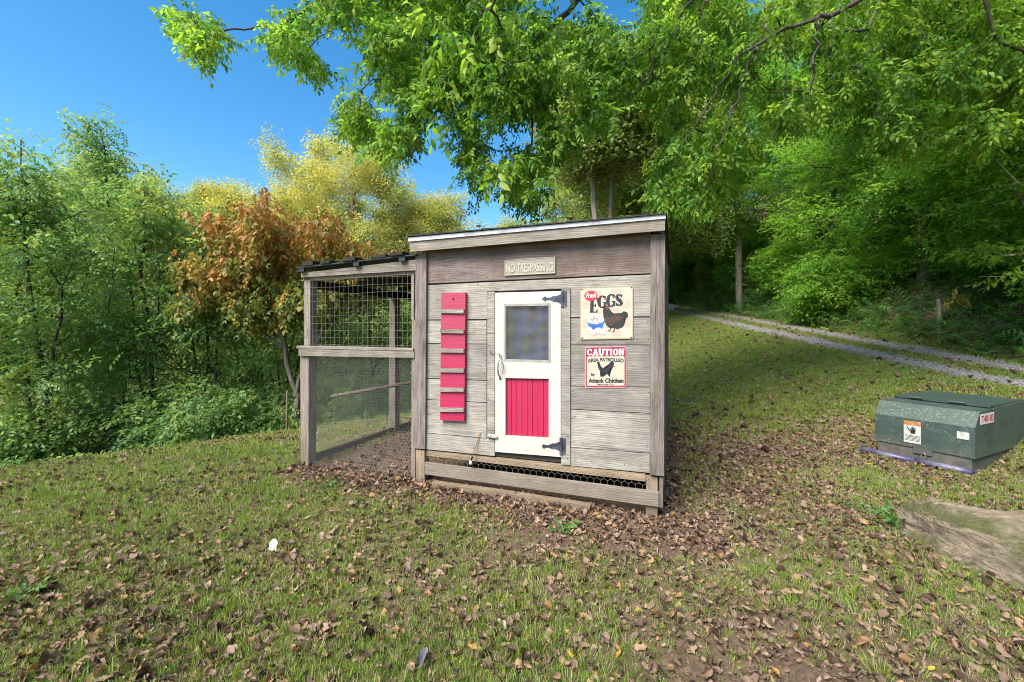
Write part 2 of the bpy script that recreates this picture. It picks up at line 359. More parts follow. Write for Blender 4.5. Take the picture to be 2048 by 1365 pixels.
M['dead_orange'] = plain('bright_orange_yellow_leaf', (.55, .27, .03), .7)
M['bark_chip'] = plain('dry_twig', (.12, .09, .07), .9)
M['gravel'] = plain('pale_grey_stone_chip', (.30, .28, .27), .85, scale=4, var=.5)
def groundmat():
    g = G('lawn_soil'); p = g.pos(); a = g.n('ShaderNodeAttribute', attribute_name='green').outputs['Fac']; b = g.n('ShaderNodeAttribute', attribute_name='litter').outputs['Fac']
    n = g.noise(p, 5, 7, .65); n2 = g.noise(p, 70, 8, .8)
    soil = g.ramp(n2, [(.32, (.04, .028, .02)), (.5, (.12, .086, .060)), (.68, (.23, .175, .13))])
    grass = g.ramp(n2, [(.25, (.05, .065, .018)), (.5, (.095, .125, .028)), (.75, (.16, .17, .05))])
    f = g.ramp(g.math('ADD', g.math('MULTIPLY', a, .8), g.math('MULTIPLY', n, .5)), [(.45, 0.), (.75, .85)])
    base = g.mix(f, soil, grass)
    vo = g.n('ShaderNodeTexVoronoi', {'Vector': p, 'Scale': 24.0}); lc = g.ramp(vo.outputs['Color'], [(0, (.09, .055, .038)), (.5, (.17, .11, .08)), (1, (.25, .165, .11))])
    base = g.mix(g.math('MULTIPLY', g.ramp(g.math('ADD', b, g.math('MULTIPLY', n2, .3)), [(.35, 0.), (.8, .8)]), g.ramp(vo.outputs['Distance'], [(.3, 1.), (.55, .2)])), base, lc)
    g.col(base); g.rough(.97); g.p.inputs['Specular IOR Level'].default_value = .1; g.bump(n2, .9, .02); return g.m
M['ground'] = groundmat()
def gravelmat():
    g = G('crushed_stone'); p = g.pos(); vo = g.n('ShaderNodeTexVoronoi', {'Vector': p, 'Scale': 34.0})
    base = g.ramp(vo.outputs['Color'], [(0, (.09, .085, .08)), (.5, (.17, .163, .158)), (1, (.27, .262, .255))])
    base = g.mix(g.ramp(vo.outputs['Distance'], [(.25, 0.), (.6, .65)]), base, (.1, .09, .08))
    base = g.mix(g.ramp(g.noise(p, 2.2, 5, .65), [(.58, 0.), (.75, .7)]), base, (.17, .145, .10))
    g.col(base); g.rough(.95); g.bump(vo.outputs['Distance'], .8, .02); return g.m
M['track'] = gravelmat()

# ------------------------------------------------------------------ terrain
def XR(y): return 8.45+(np.asarray(y, float)-7)*.045
def ZR(y):
    y = np.asarray(y, float); return np.where(y > 7, .6+.116*(np.minimum(y, 55)-7)-.0018*np.clip(y-24, 0, 31)**2, .6+.05*(y-7))
def height(x, y):
    x = np.asarray(x, float); y = np.asarray(y, float)
    xs = 4.7-np.clip((y-5)/3, 0, 1)*2.5
    xr = XR(y); zr = ZR(y)
    t = np.clip((x-xs)/(xr-1.75-xs), 0, 1); bank = zr*(t*.65+.35*t*t*(3-2*t))
    d = (x+5.1)*-.622+(y-4.3)*.783
    fall = -.42*(np.sqrt(np.maximum(d+.1, 0)**2+.35**2)-.35)*(d > -.1)
    fall = np.where(fall < -4, -4-(-(fall+4))*.08, fall)
    h = fall*(1-sm(0.5, 4.5, x))+bank
    e = np.maximum(x-xr-1.6, 0); hill = .55*e+.35*np.minimum(e, 1.6)
    hill = np.where(hill > 16, 16+(hill-16)*.2, hill); h = h+hill*sm(-14, -4, y)
    b = np.maximum(y-34, 0)*.10*sm(-2, 8, x); h = h+np.minimum(b, 8)
    off = np.abs(x-xr) > 1.6
    amp = .035+.05*sm(5, 12, np.abs(x))+.18*sm(1, 4, e)
    h = h+(fbm(x, y, .9, 2)-.5)*amp*np.where(off, 1, .3)+(fbm(x, y, 6, 9, 3)-.5)*.022
    return h
def hz(x, y): return float(height(np.array([x]), np.array([y]))[0])
E1 = np.array([.9333, -.3591]); IN = np.array([.3591, .9333]); C0 = np.array([-.80, 3.93])
def uv_of(x, y):
    dx = np.asarray(x)-C0[0]; dy = np.asarray(y)-C0[1]; return dx*E1[0]+dy*E1[1], dx*IN[0]+dy*IN[1]
def masks(x, y):
    """green (grass cover) and litter (fallen leaf) amounts on the ground"""
    x = np.asarray(x, float); y = np.asarray(y, float); u, v = uv_of(x, y)
    g = .31+.8*fbm(x, y, .8, 4)+.3*(fbm(x, y, 4, 14)-.5); l = .41+.55*fbm(x, y, .9, 8)+.5*(fbm(x, y, 3.5, 18)-.5)
    left = sm(1.2, -1.5, x)
    g = g+.18*left-.1
    l = l+.30*sm(-.4, -2.0, x)*sm(3.3, 2.0, y); g = g-.08*sm(3.0, 1.9, y); l = l+.10*sm(.6, 1.6, x)*sm(3.0, 2.2, y)
    # leaf drift at the foot of the coop and run
    near = np.exp(-((v+.12)/.30)**2)*(u > -1.5)*(u < 2.5); l = l+.6*near; g = g-.75*near
    inrun = (u > -1.35)*(u < 2.2)*(v > 0)*(v < 2.5); g = np.where(inrun, g-.9, g); l = np.where(inrun, l-.15, l)
    # brown ground right of the coop, down to the rock
    br = sm(1.0, 1.7, x)*sm(6.6, 4.9, y)*sm(2.2, 3.0, y)*sm(5.3, 3.9, x); g = g-.30*br; l = l+.22*br
    so_ = np.exp(-(((x-.55)/.75)**2+((y-2.75)/.3)**2)); so2 = np.exp(-(((x-.1)/.35)**2+((y-2.05)/.22)**2))+np.exp(-(((x-1.0)/.5)**2+((y-1.85)/.2)**2)); g = g-.3*so_-.06*so2; l = l-.15*so_+.05*so2; g = g-.06*sm(2.3, 1.6, y)*0
    # shade side of the hill: litter; bank: moss and short grass
    hill = sm(1.7, 2.4, x-XR(y)); g = g*(1-hill*.8); l = l*(1-hill)+hill*.75
    bank = sm(2.6, 4, x)*sm(5.4, 7, y)*(1-hill); g = g+.22*bank+.25*bank*sm(2.6, 1.3, np.abs(x-XR(y))); l = l-.35*bank
    d = (x+5.1)*-.622+(y-4.3)*.783; g = g-.35*sm(.6, 2, d)*(x < 3)
    return np.clip(g, 0, 1), np.clip(l, 0, 1)
xs = np.concatenate([np.arange(-130, -60, 6), np.arange(-60, -9, 1.5), np.arange(-9, 9, .07), np.arange(9, 40, .4), np.arange(40, 131, 5)])
ys = np.concatenate([np.arange(-40, -8, 4), np.arange(-8, 1, .5), np.arange(1, 9, .07), np.arange(9, 30, .3), np.arange(30, 60, 2), np.arange(60, 221, 8)])
XX, YY = np.meshgrid(xs, ys); ZZ = height(XX, YY)
nx, ny = len(xs), len(ys); ii = (np.arange(ny-1)[:, None]*nx+np.arange(nx-1)[None]).ravel()
gme = mesh_np('ground', np.stack([XX, YY, ZZ], -1), [np.stack([ii, ii+1, ii+1+nx, ii+nx], -1)], M['ground'], True)
gg, ll = masks(XX.ravel(), YY.ravel())
for nm, ar in (('green', gg), ('litter', ll)):
    at = gme.attributes.new(nm, 'FLOAT', 'POINT'); at.data.foreach_set('value', ar.astype(np.float32))
tag(link('ground', gme), 'sloping leaf strewn lawn and wooded bank', None, None, 'structure'); 
# gravel ruts of the farm track
for sgn, nm in ((-.72, 'gravel_rut'), (.72, 'gravel_rut')):
    yy = np.concatenate([np.arange(-8, 30, .12), np.arange(30, 60, 1)]); k = len(yy); W = 7
    ws = np.linspace(-1, 1, W); cx_ = XR(yy)+sgn+(fbm(yy, yy*0, .5, 3)-.5)*.15
    hw = .40+(fbm(yy, yy*0+5, 1.6, int(sgn*3)+8)-.5)*.28
    X = cx_[:, None]+ws[None]*hw[:, None]; Y = yy[:, None]+X*0; X = X+(vn(X, Y, 5, 2)-.5)*.08*(np.abs(ws) > .9)
    Z = height(X, Y)+.012*(1-ws[None]**2)+np.where(np.abs(ws[None]) > .9, -.012, .006)
    i0 = (np.arange(k-1)[:, None]*W+np.arange(W-1)[None]).ravel()
    tag(link(nm, mesh_np(nm, np.stack([X, Y, Z], -1), [np.stack([i0, i0+1, i0+1+W, i0+W], -1)], M['track'], True)), 'pale gravel wheel rut of the track', None, None, 'structure')

# ------------------------------------------------------------------ coop and run
YAW = -math.atan2(.3591, .9333)
def Q(px, py, off=0.0):
    """point of the coop's front plane (moved inwards by off) on the sight line: local u, z"""
    dx = (px-CX)/F; ox, oy = C0[0]+IN[0]*off, C0[1]+IN[1]*off
    # t*dx = ox+u*E1x ; t = oy+u*E1y
    u = (oy*dx-ox)/(E1[0]-E1[1]*dx); t = oy+u*E1[1]
    return (u, HC+(HY-py)/F*t)
def QQ(pts, off=0.0): return [Q(x, y, off) for x, y in pts]
coop = empty('chicken_coop', (C0[0], C0[1], 0), YAW, 'weathered grey board chicken coop with white door and sloping roof', 'chicken coop')
def board(name, pts, y0, y1, m, par=coop, off=None, bev=.003, local=False):
    bm = bmesh.new(); prism(bm, pts if local else QQ(pts, y0 if off is None else off), y0, y1); return bmobj(name, bm, m, par, bevel=bev)
g_ = 1.3
# front boards (pixel outlines on the wall plane)
board('wall_board', [(852, 569-g_), (852, 500), (1302, 455), (1302, 548-g_)], 0, .022, M['board_purple'])
# second board notched round the door head
board('wall_board', [(852, 571), (1302, 549.5), (1302, 633), (1141, 635), (1141, 577), (1121, 577.8), (990, 582.5), (974, 583), (974, 638.5), (852, 639.5)], .001, .023, M['board'])
LL = [(640.5, 640), (687, 688), (757, 761), (799, 805.5), (866, 877)]
for (a, b), (c, d) in zip(LL[:-1], LL[1:]):
    board('wall_board', [(852, a+g_), (973, b+g_), (973, d-g_*.3), (852, c-g_*.3)], random.uniform(0, .003), .022, M['board'])
board('wall_board', [(850, 866+g_), (989, 878.5+g_), (989, 912.5), (850, 898.5)], -.004, .022, M['board'])
RL = [(636, 634), (690, 690), (772, 774.5), (818.5, 827), (894.5, 907)]
for (a, b), (c, d) in zip(RL[:-1], RL[1:]):
    board('wall_board', [(1141, a+g_), (1301, b+g_), (1301, d-g_*.3), (1141, c-g_*.3)], random.uniform(0, .003), .022, M['board'])
board('wall_board', [(1140, 894.5+g_), (1299, 907+g_), (1299, 946), (1140, 931.5)], -.002, .022, M['board'])
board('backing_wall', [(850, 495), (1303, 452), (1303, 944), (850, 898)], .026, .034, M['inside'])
board('door_trim', [(974.5, 584), (989, 583.5), (989, 878), (974.5, 877)], -.012, .022, M['board'], bev=.002)
board('door_trim', [(1122.5, 578.2), (1140, 577.5), (1140, 931), (1122.5, 929)], -.012, .022, M['board'], bev=.002)
# corner posts
board('corner_post', [(831, 508), (853, 506), (850, 899), (828, 897)], -.028, .05, M['post'], bev=.004)
board('post_foot', [(832, 900), (849, 902), (849, 976), (832, 975)], -.018, .05, M['tan_z'])
board('side_post', [(823.5, 640), (831, 640), (830.5, 972), (822, 970)], -.012, .06, M['post_pale'])
board('corner_post', [(1301, 470), (1330, 468), (1328, 953), (1299, 950)], -.03, .05, M['post'], bev=.004)
board('post_foot', [(1292, 951.5), (1315, 954.5), (1315, 1034), (1292, 1032)], .0, .05, M['tan_z'])
board('side_post', [(1318, 955), (1326.5, 956), (1325, 1016), (1317, 1015)], -.012, .06, M['post'])
# rim joist, skirt board, ground timber
board('rim_joist', [(851, 901), (1291, 948), (1291, 963.5), (861, 912.5), (851, 912.5)], .004, .045, M['tan'])
board('skirt_board', [(849.5, 925), (1317, 985), (1317, 1014.5), (849.5, 949)], -.03, -.006, M['skirt'], bev=.004)
board('ground_timber', [(863, 966), (1000, 985), (1180, 1013), (1180, 1024), (1000, 1004), (863, 982)], -.10, -.03, M['tan'], bev=.008)
u0, zL = Q(818, 470, -.1); u1, zR = Q(1331, 424, -.1)
# roof
D = 2.42
board('fascia_board', [(818, 483), (1330, 437), (1330, 461), (821, 504)], -.10, -.075, M['fascia'])
board('drip_edge', [(816.5, 475.5), (1331.5, 429.5), (1331.5, 437.5), (816.5, 483.6)], -.112, -.07, M['metal_trim'], bev=.001)
def roofplane(px0, py0, px1, py1, off, y0, y1, th, name, m, par=coop):
    a = Q(px0, py0, off); b = Q(px1, py1, off); bm = bmesh.new()
    prism(bm, [a, b, (b[0], b[1]-th), (a[0], a[1]-th)], y0, y1); return bmobj(name, bm, m, par, bevel=.002)
roofplane(819, 479, 1330, 433.5, -.1, -.069, D+.05, .016, 'roof_deck', M['inside'])
ra = Q(814.5, 471.5, -.12); rb = Q(1333.5, 425.5, -.12); rsl = (rb[1]-ra[1])/(rb[0]-ra[0])
for k in range(9):   # overlapping felt courses, stepped along the slope
    a = ra[0]+(rb[0]-ra[0])*k/9; b = ra[0]+(rb[0]-ra[0])*(k+1)/9+.02
    if k == 8: b = rb[0]
    z = lambda u: ra[1]+rsl*(u-ra[0])
    bm = bmesh.new(); prism(bm, [(a, z(a)+.004), (b, z(b)-.005), (b, z(b)-.011), (a, z(a)-.009)], -.125, D+.08); bmobj('roof_shingle_strip', bm, M['asphalt'], coop)
for (a, b) in (((.02, .02+.04)), (2.0, 2.04)):
    zt = ra[1]+rsl*(a-ra[0])-.035
    bm = bmesh.new(); box(bm, a, b, -.07, D, zt-.09, zt); bmobj('rafter', bm, M['dark_wood'], coop)
# right side wall boards, left wall, back wall
uR = Q(1322, 700)[0]+.012
def zroof(u): return ra[1]+rsl*(u-ra[0])-.06
zz = .30; k = 0
while zz < zroof(uR)-.02:
    z2 = min(zz+random.uniform(.15, .24), zroof(uR)-.01)
    bm = bmesh.new(); box(bm, uR-.02, uR+random.uniform(0, .003), .06, D, zz, z2-.004); bmobj('side_board', bm, M['dark_side'] if 'dark_side' in M else M['post'], coop, bevel=.002)
    bm = bmesh.new(); box(bm, .0, .02, .06, D, zz, min(z2-.004, zroof(0))); bmobj('side_board', bm, M['post'], coop)
    bm = bmesh.new(); prism(bm, [(.03, zz), (uR-.03, zz), (uR-.03, min(z2-.004, zroof(uR))), (.03, min(z2-.004, zroof(.03)))], D-.02, D); bmobj('back_board', bm, M['post'], coop)
    zz = z2
bm = bmesh.new(); box(bm, .0, uR-.02, .05, D, .235, .27); bmobj('floor', bm, M['inside'], coop)
bm = bmesh.new(); box(bm, uR-.07, uR, D-.08, D-.001, -.05, .3); bmobj('rear_leg', bm, M['dark_post'], coop)
bm = bmesh.new(); box(bm, .0, .07, D-.08, D-.001, -.05, .3); bmobj('rear_leg', bm, M['dark_post'], coop)
bm = bmesh.new(); box(bm, uR-.02, uR+.002, .07, D-.1, .02, .17); bmobj('side_skirt_board', bm, M['post'], coop)
bm = bmesh.new(); box(bm, .02, uR-.03, D-.03, D-.01, .0, .23); bmobj('back_skirt_board', bm, M['dark_wood'], coop)
# nails (tiny: one joined part)
bm = bmesh.new()
def nail(px, py, off, r=.0032):
    u, z = Q(px, py, off); bmesh.ops.create_circle(bm, cap_ends=True, segments=7, radius=r, matrix=Matrix.Translation((u, off-.0015, z)) @ Matrix.Rotation(math.pi/2, 4, 'X'))
for rows, xa, xb in ((LL, 857, 969), (RL, 1146, 1296)):
    for (a, b), (c, d) in zip(rows[:-1], rows[1:]):
        for t in (.2, .8):
            nail(xa+random.uniform(-2, 2), a+(c-a)*t+random.uniform(-2, 2), -.001); nail(xb+random.uniform(-2, 2), b+(d-b)*t, -.001)
for py in (594, 640, 655, 690, 730, 765, 800, 850, 862, 895): nail(980+random.uniform(-4, 4), py+random.uniform(-6, 6), -.012)
for py in (588, 630, 668, 700, 740, 790, 793, 845, 850, 905, 915): nail(1130+random.uniform(-6, 6), py+random.uniform(-4, 4), -.012)
for px in range(865, 1295, 22): nail(px, 560-(px-852)*.047+random.uniform(-3, 3), -.001); 
for px in range(866, 985, 27): nail(px, 889+(px-866)*.09, -.004)
for px in range(1150, 1295, 33): nail(px, 921+(px-1150)*.08, -.004)
for px in range(1145, 1290, 30): nail(px, 562+random.uniform(-4, 8), -.001, .0024)
o = bmobj('nail_heads', bm, M['nail'], coop); o['kind'] = 'stuff'

# door with screen, red panel, hinges, handle
door = board('door_frame', [], 0, 0, M['white']) if False else None
bm = bmesh.new()
do = QQ([(990.5, 586), (1121.5, 582.5), (1121.5, 914.5), (990.5, 904)], -.006); wi = QQ([(1011, 613), (1097.5, 611.5), (1097.5, 721), (1011, 719)], -.006); pa = QQ([(1013, 756.5), (1096.5, 758), (1096.5, 876.5), (1013, 871.5)], -.006)
def rail(p): prism(bm, p, -.008, .026)
x0, x1, x2, x3 = do[0][0], wi[0][0], wi[1][0], do[1][0]
zt0, zt1 = do[0][1], do[1][1]; zb0, zb1 = do[3][1], do[2][1]
rail([(x0, zb0), (x1, zb0+(zb1-zb0)*.16), (x1, zt0), (x0, zt0)])                # stiles and rails butt end to end
rail([(x2, zb0+(zb1-zb0)*.84), (x3, zb1), (x3, zt1), (x2, zt1)])
e = .0006
rail([(x1+e, wi[0][1]), (x2-e, wi[1][1]), (x2-e, zt1), (x1+e, zt0)])
rail([(x1+e, pa[0][1]), (x2-e, pa[1][1]), (x2-e, wi[2][1]), (x1+e, wi[3][1])])
rail([(x1+e, zb0+(zb1-zb0)*.16), (x2-e, zb0+(zb1-zb0)*.84), (x2-e, pa[2][1]), (x1+e, pa[3][1])])
door = bmobj('door', bm, M['white'], coop, bevel=.0015)
bm = bmesh.new(); w_ = (x2-x1-.004)/8
for k in range(8):
    a = x1+.002+k*w_; prism(bm, [(a, pa[3][1]-.0+(pa[2][1]-pa[3][1])*k/8), (a+w_-.003, pa[3][1]+(pa[2][1]-pa[3][1])*(k+1)/8), (a+w_-.003, pa[0][1]), (a, pa[0][1])], .012+(.001 if k % 2 else 0), .022)
bmobj('beadboard_panel', bm, M['red_door'], door, bevel=.0022)
bm = bmesh.new(); prism(bm, [(x1, wi[3][1]), (x2, wi[2][1]), (x2, wi[1][1]), (x1, wi[0][1])], .0255, .0258); bmobj('cloth_behind_screen', bm, M['cloth'], door)
wq = QQ([(1007.5, 608), (1101, 607), (1101, 725), (1007.5, 722.5)], -.01)
P_, Q_ = [], []
a0, a1, b0, b1 = wq[0][0], wq[1][0], wq[3][1], wq[1][1]
k = 44
for i in range(k+1):
    u = a0+(a1-a0)*i/k; P_.append((u, -.0105, b0)); Q_.append((u, -.0105, b1))
k = 54
for i in range(k+1):
    z = b0+(b1-b0)*i/k; P_.append((a0, -.0105, z)); Q_.append((a1, -.0105, z))
V, Fc = seg_mesh(P_, Q_, .00075, .00075, 3); o = link('wire_screen', mesh_np('wire_screen', V, [Fc], M['zinc']), door); o['kind'] = 'stuff'
def hinge(px, py, L, hp):
    bm = bmesh.new()
    prism(bm, QQ([(px, py-hp/2), (px+4.5, py-hp/2), (px+4.5, py+hp/2), (px, py+hp/2)], -.016), -.018, -.0122)
    prism(bm, QQ([(px+5, py-hp/2+1), (px+12, py-hp/2+1), (px+12, py+hp/2-1), (px+5, py+hp/2-1)], -.016), -.0165, -.0122)
    prism(bm, QQ([(px, py-9), (px, py+9), (px-10, py+5), (px-14, py+6), (px-22, py+2.2), (px-30, py+2.5), (px-31, py+5.5), (px-L, py), (px-31, py-5.5), (px-30, py-2.5), (px-22, py-2.2), (px-14, py-6), (px-10, py-5)], -.012), -.0125, -.0085)
    u, z0 = Q(px+4.7, py+hp/2, -.02); _, z1 = Q(px+4.7, py-hp/2, -.02); tube(bm, [(u, -.018, z0), (u, -.018, z1)], .0058, 8)
    h = bmobj('hinge', bm, M['iron'], door)
    bm = bmesh.new()
    for dx in (3, 9):
        for dy in (-hp*.36, hp*.36):
            u, z = Q(px+dx*.9+1, py+dy, -.018); bmesh.ops.create_uvsphere(bm, u_segments=6, v_segments=4, radius=.0028, matrix=Matrix.Translation((u, -.018, z)))
    for dx in (-8, -17): u, z = Q(px+dx, py, -.013); bmesh.ops.create_uvsphere(bm, u_segments=6, v_segments=4, radius=.0026, matrix=Matrix.Translation((u, -.0128, z)))
    bmobj('screws', bm, M['black'], h)['kind'] = 'stuff'
hinge(1121.5, 598, 38, 34); hinge(1119, 893, 36, 34)
bm = bmesh.new(); H = lambda x, y, o=-.02: (Q(x, y, o)[0], o, Q(x, y, o)[1])
tube(bm, [H(1001.5, 711, -.012), H(1001, 716, -.03), H(996.5, 725, -.05), H(995.5, 738, -.055), H(996.5, 749, -.05), H(999.5, 754, -.03), H(1000, 758, -.012)], [.006, .006, .0065, .0068, .0065, .006, .006], 8)
for y in (712, 757):
    u, z = Q(1000, y, -.012); bmesh.ops.create_uvsphere(bm, u_segments=10, v_segments=6, radius=.013, matrix=Matrix.Translation((u, -.0105, z)) @ Matrix.Diagonal((.8, .3, 1.2, 1)))
hd = bmobj('pull_handle', bm, M['grey_metal'], door, smooth=True)
bm = bmesh.new(); tube(bm, [H(1003, 724, -.02), H(1006, 729, -.028), H(1007, 737, -.03), H(1006, 743, -.024), H(1004, 746, -.015)], .0025, 6); bmobj('thumb_latch', bm, M['black'], hd)
bm = bmesh.new(); tube(bm, [H(981, 703, -.014), H(981, 708, -.022), H(986, 707, -.024), H(994, 706.5, -.024), H(999, 708, -.02), H(1000, 712, -.016)], .0022, 6); bmobj('door_hook', bm, M['nail'], coop)
bm = bmesh.new(); u, z = Q(985, 873, -.02)
bmesh.ops.create_uvsphere(bm, u_segments=16, v_segments=8, radius=1, matrix=Matrix.Translation((u, -.0215, z)) @ Matrix.Rotation(R(4), 4, 'Y') @ Matrix.Diagonal((.05, .0085, .019, 1)))
tbn = bmobj('turn_button', bm, M['ceramic'], coop, smooth=True)
bm = bmesh.new(); u, z = Q(980.5, 872, -.03); bmesh.ops.create_uvsphere(bm, u_segments=8, v_segments=5, radius=.004, matrix=Matrix.Translation((u, -.0305, z))); bmobj('screw', bm, M['nail'], tbn)

# hexagonal netting
def hexnet(quad, cell, r, y=None, swap=False):
    """quad: four (a,z) corners bl br tr tl in a plane; returns wire segments in 2-D"""
    (ax, az), (bx, bz), (cx2, cz), (dx, dz) = quad
    wA = math.hypot(bx-ax, bz-az); hA = math.hypot(dx-ax, dz-az)
    nxc = max(int(wA/cell), 1); rowh = cell*.86; nyc = max(int(hA/rowh), 1)
    segs = []
    def mp(s, t):
        s = min(max(s/nxc, 0), 1); t = min(max(t/nyc, 0), 1)
        return ((1-t)*((1-s)*ax+s*bx)+t*((1-s)*dx+s*cx2), (1-t)*((1-s)*az+s*bz)+t*((1-s)*dz+s*cz))
    for j in range(nyc):
        o = .5*(j % 2)
        for i in range(-1, nxc+1):
            s = i+o
            segs.append(((s, j+.0), (s, j+.62)))                       # twisted upright
            segs.append(((s, j+.62), (s+.5, j+1.0))); segs.append(((s+1, j+.62), (s+.5, j+1.0)))
    P, Qq = [], []
    for a, b in segs:
        if max(a[0], b[0]) < 0 or min(a[0], b[0]) > nxc: continue
        a2, b2 = mp(*a), mp(*b)
        if math.dist(a2, b2) < cell*.2: continue
        P.append(a2); Qq.append(b2)
    return np.array(P), np.array(Qq)
def netobj(name, quad, cell, r, plane, off, m, par):
    P, Qq = hexnet(quad, cell, r)
    j = (RNG.random(len(P))-.5)*.004
    def lift(A):
        w2 = (vn(A[:, 0], A[:, 1], 6)-.5)*.012
        if plane == 'xz': return np.stack([A[:, 0], w2+off, A[:, 1]], -1)
        return np.stack([w2+off, A[:, 0], A[:, 1]], -1)
    V, Fc = seg_mesh(lift(P), lift(Qq), r, r, 3); o = link(name, mesh_np(name, V, [Fc], m), par); o['kind'] = 'stuff'; return o
netobj('hex_netting', [Q(853, 944, -.004), Q(1300, 1003, -.004), Q(1300, 957, -.004), Q(853, 903, -.004)], .052, .0011, 'xz', -.004, M['wire_rust'], coop)

# ---- run (its own structure leaning against the coop)
run = empty('chicken_run', (C0[0]+E1[0]*-1.3, C0[1]+E1[1]*-1.3, 0), YAW, 'timber framed wire chicken run with dark roof attached left of the coop', 'chicken run')
def rb_(name, pts, y0, y1, m, par=run, bev=.003, off=None):
    p = [(a+1.3, b) for a, b in QQ(pts, y0 if off is None else off)]; bm = bmesh.new(); prism(bm, p, y0, y1); return bmobj(name, bm, m, par, bevel=bev)
rb_('post', [(608, 556), (620.5, 556), (620.5, 695), (608, 695)], 0, .09, M['post_pale'])
rb_('post', [(600.5, 712), (617, 712), (617, 932), (601.5, 932)], 0, .10, M['post_pale'])
rb_('rail', [(597, 698), (828, 703), (828, 716.5), (597, 712)], -.03, .0, M['fascia'])
rb_('rail_cap', [(593, 692), (826, 697.5), (826, 702), (593, 697)], -.035, .09, M['fascia'])
rb_('header_board', [(602, 547), (832, 519.5), (832, 541), (602, 555.5)], -.03, -.002, M['fascia'])
rb_('header_board', [(606, 556.5), (831, 541.5), (831, 549), (606, 562)], 0, .03, M['post_pale'])
rb_('post', [(822.5, 549), (828, 549), (828, 640), (822.5, 640)], 0, .03, M['post_pale'])
# roof of the run
off_ = -.06
a = Q(592, 534.5, off_); b = Q(833, 508, off_); a = (a[0]+1.3, a[1]); b = (b[0]+1.3, b[1]); RD = 2.4
sl2 = (b[1]-a[1])/(b[0]-a[0])
for k in range(5):
    s = a[0]+(b[0]-a[0])*k/5; t = a[0]+(b[0]-a[0])*(k+1)/5-.004; z = lambda u: a[1]+sl2*(u-a[0])
    bm = bmesh.new(); prism(bm, [(s, z(s)), (t, z(t)), (t, z(t)-.014), (s, z(s)-.014)], -.06, RD); bmobj('roof_panel', bm, M['roof_panel'], run)
for px in (616, 652, 700, 757, 795):
    u, zq = Q(px, 534.5-(px-592)*.11, off_); u += 1.3; z = a[1]+sl2*(u-a[0])
    bm = bmesh.new(); h = random.uniform(.028, .045); wd = random.uniform(.06, .085)
    y0 = -.08+random.uniform(-.01, .03); prism(bm, [(u-wd, z-sl2*wd+.001), (u+wd, z+sl2*wd+.001), (u+wd, z+sl2*wd+h), (u-wd, z-sl2*wd+h)], y0, RD-.1); bmobj('roof_batten', bm, M['brown_z'] if px == 9 else M['dark_mossy'] if 'dark_mossy' in M else M['dark_wood'], run, bevel=.004)
for px in (604, 713, 805):
    u, zq = Q(px, 534.5-(px-592)*.11+6, off_); u += 1.3
    bm = bmesh.new(); box(bm, u-.035, u+.035, -.07, -.035, zq-.025, zq+.008); bmobj('roof_clip', bm, M['black'], run)
xl = Q(609, 700)[0]+1.3
zt = Q(620, 562)[1]
bm = bmesh.new(); box(bm, xl+.01, xl+.06, .095, RD, zt-.075, zt+.01); bmobj('side_beam', bm, M['dark_wood'], run)
bm = bmesh.new(); box(bm, xl+.01, 1.27, RD-.05, RD-.005, zt-.02, zt+.1); bmobj('rear_beam', bm, M['dark_wood'], run)
for yy in (.7, 1.5):
    bm = bmesh.new(); box(bm, xl+.07, 1.28, yy, yy+.045, zt+.0, zt+.075); bmobj('rafter', bm, M['dark_wood'], run)
bm = bmesh.new(); box(bm, xl-.01, xl+.085, 1.42, 1.52, -.1, zt-.076); bmobj('post', bm, M['post_pale'], run, bevel=.003)
bm = bmesh.new(); box(bm, xl+.0, xl+.062, RD-.09, RD-.051, -.2, zt-.076); bmobj('post', bm, M['brown_z'], run, bevel=.003)
bm = bmesh.new(); box(bm, xl+.02, xl+.06, .10, 1.435, -.06, .085); box(bm, xl+.02, xl+.06, 1.525, RD-.1, -.12, .085); bmobj('sill_board', bm, M['dark_wood'], run)
bm = bmesh.new(); box(bm, xl+.08, 1.25, RD-.04, RD-.01, -.25, .1); bmobj('sill_board', bm, M['dark_wood'], run)
# perch pole inside the run
pa_ = Q(661, 794, .75); pb_ = Q(830, 764, 1.5)
bm = bmesh.new(); tube(bm, [(pa_[0]+1.3, .75, pa_[1]), (pb_[0]+1.3, 1.5, pb_[1])], .022, 8); bmobj('perch', bm, M['brown_z'], run, smooth=False)
# hex netting below, welded wire above
def rq(pts, off): return [(u+1.3, z) for u, z in QQ(pts, off)]
netobj('hex_netting', rq([(618, 930), (823, 962), (823, 717), (618, 713)], .005), .032, .00105, 'xz', .005, M['wire_dark'], run)
netobj('hex_netting', [(.10, .0), (RD, -.05), (RD, Q(600, 712)[1]), (.10, Q(600, 712)[1])], .045, .0009, 'yz', xl+.006, M['wire_dark'], run)
P_, Q_ = [], []
c0 = rq([(608, 553), (826, 543), (826, 700), (608, 696)], -.005)
for i in range(24):
    t = i/23; ua = c0[0][0]+(c0[1][0]-c0[0][0])*t; P_.append((ua, -.004, c0[3][1]+(c0[2][1]-c0[3][1])*t)); Q_.append((ua+random.uniform(-.004, .004), -.004, c0[0][1]+(c0[1][1]-c0[0][1])*t))
for j in range(10):
    z = c0[3][1]+(c0[1][1]-c0[3][1])*(j+.5)/10; sg = 14
    for i in range(sg):
        f = lambda t: (c0[0][0]+(c0[1][0]-c0[0][0])*t, -.0055, z+(.004*math.sin(t*9+j)))
        if z > c0[0][1]+(c0[1][1]-c0[0][1])*((i+.5)/sg): continue
        P_.append(f(i/sg)); Q_.append(f((i+1)/sg))
V, Fc = seg_mesh(P_, Q_, .0009, .0009, 3); o = link('welded_wire', mesh_np('welded_wire', V, [Fc], M['wire_dark']), run); o['kind'] = 'stuff'

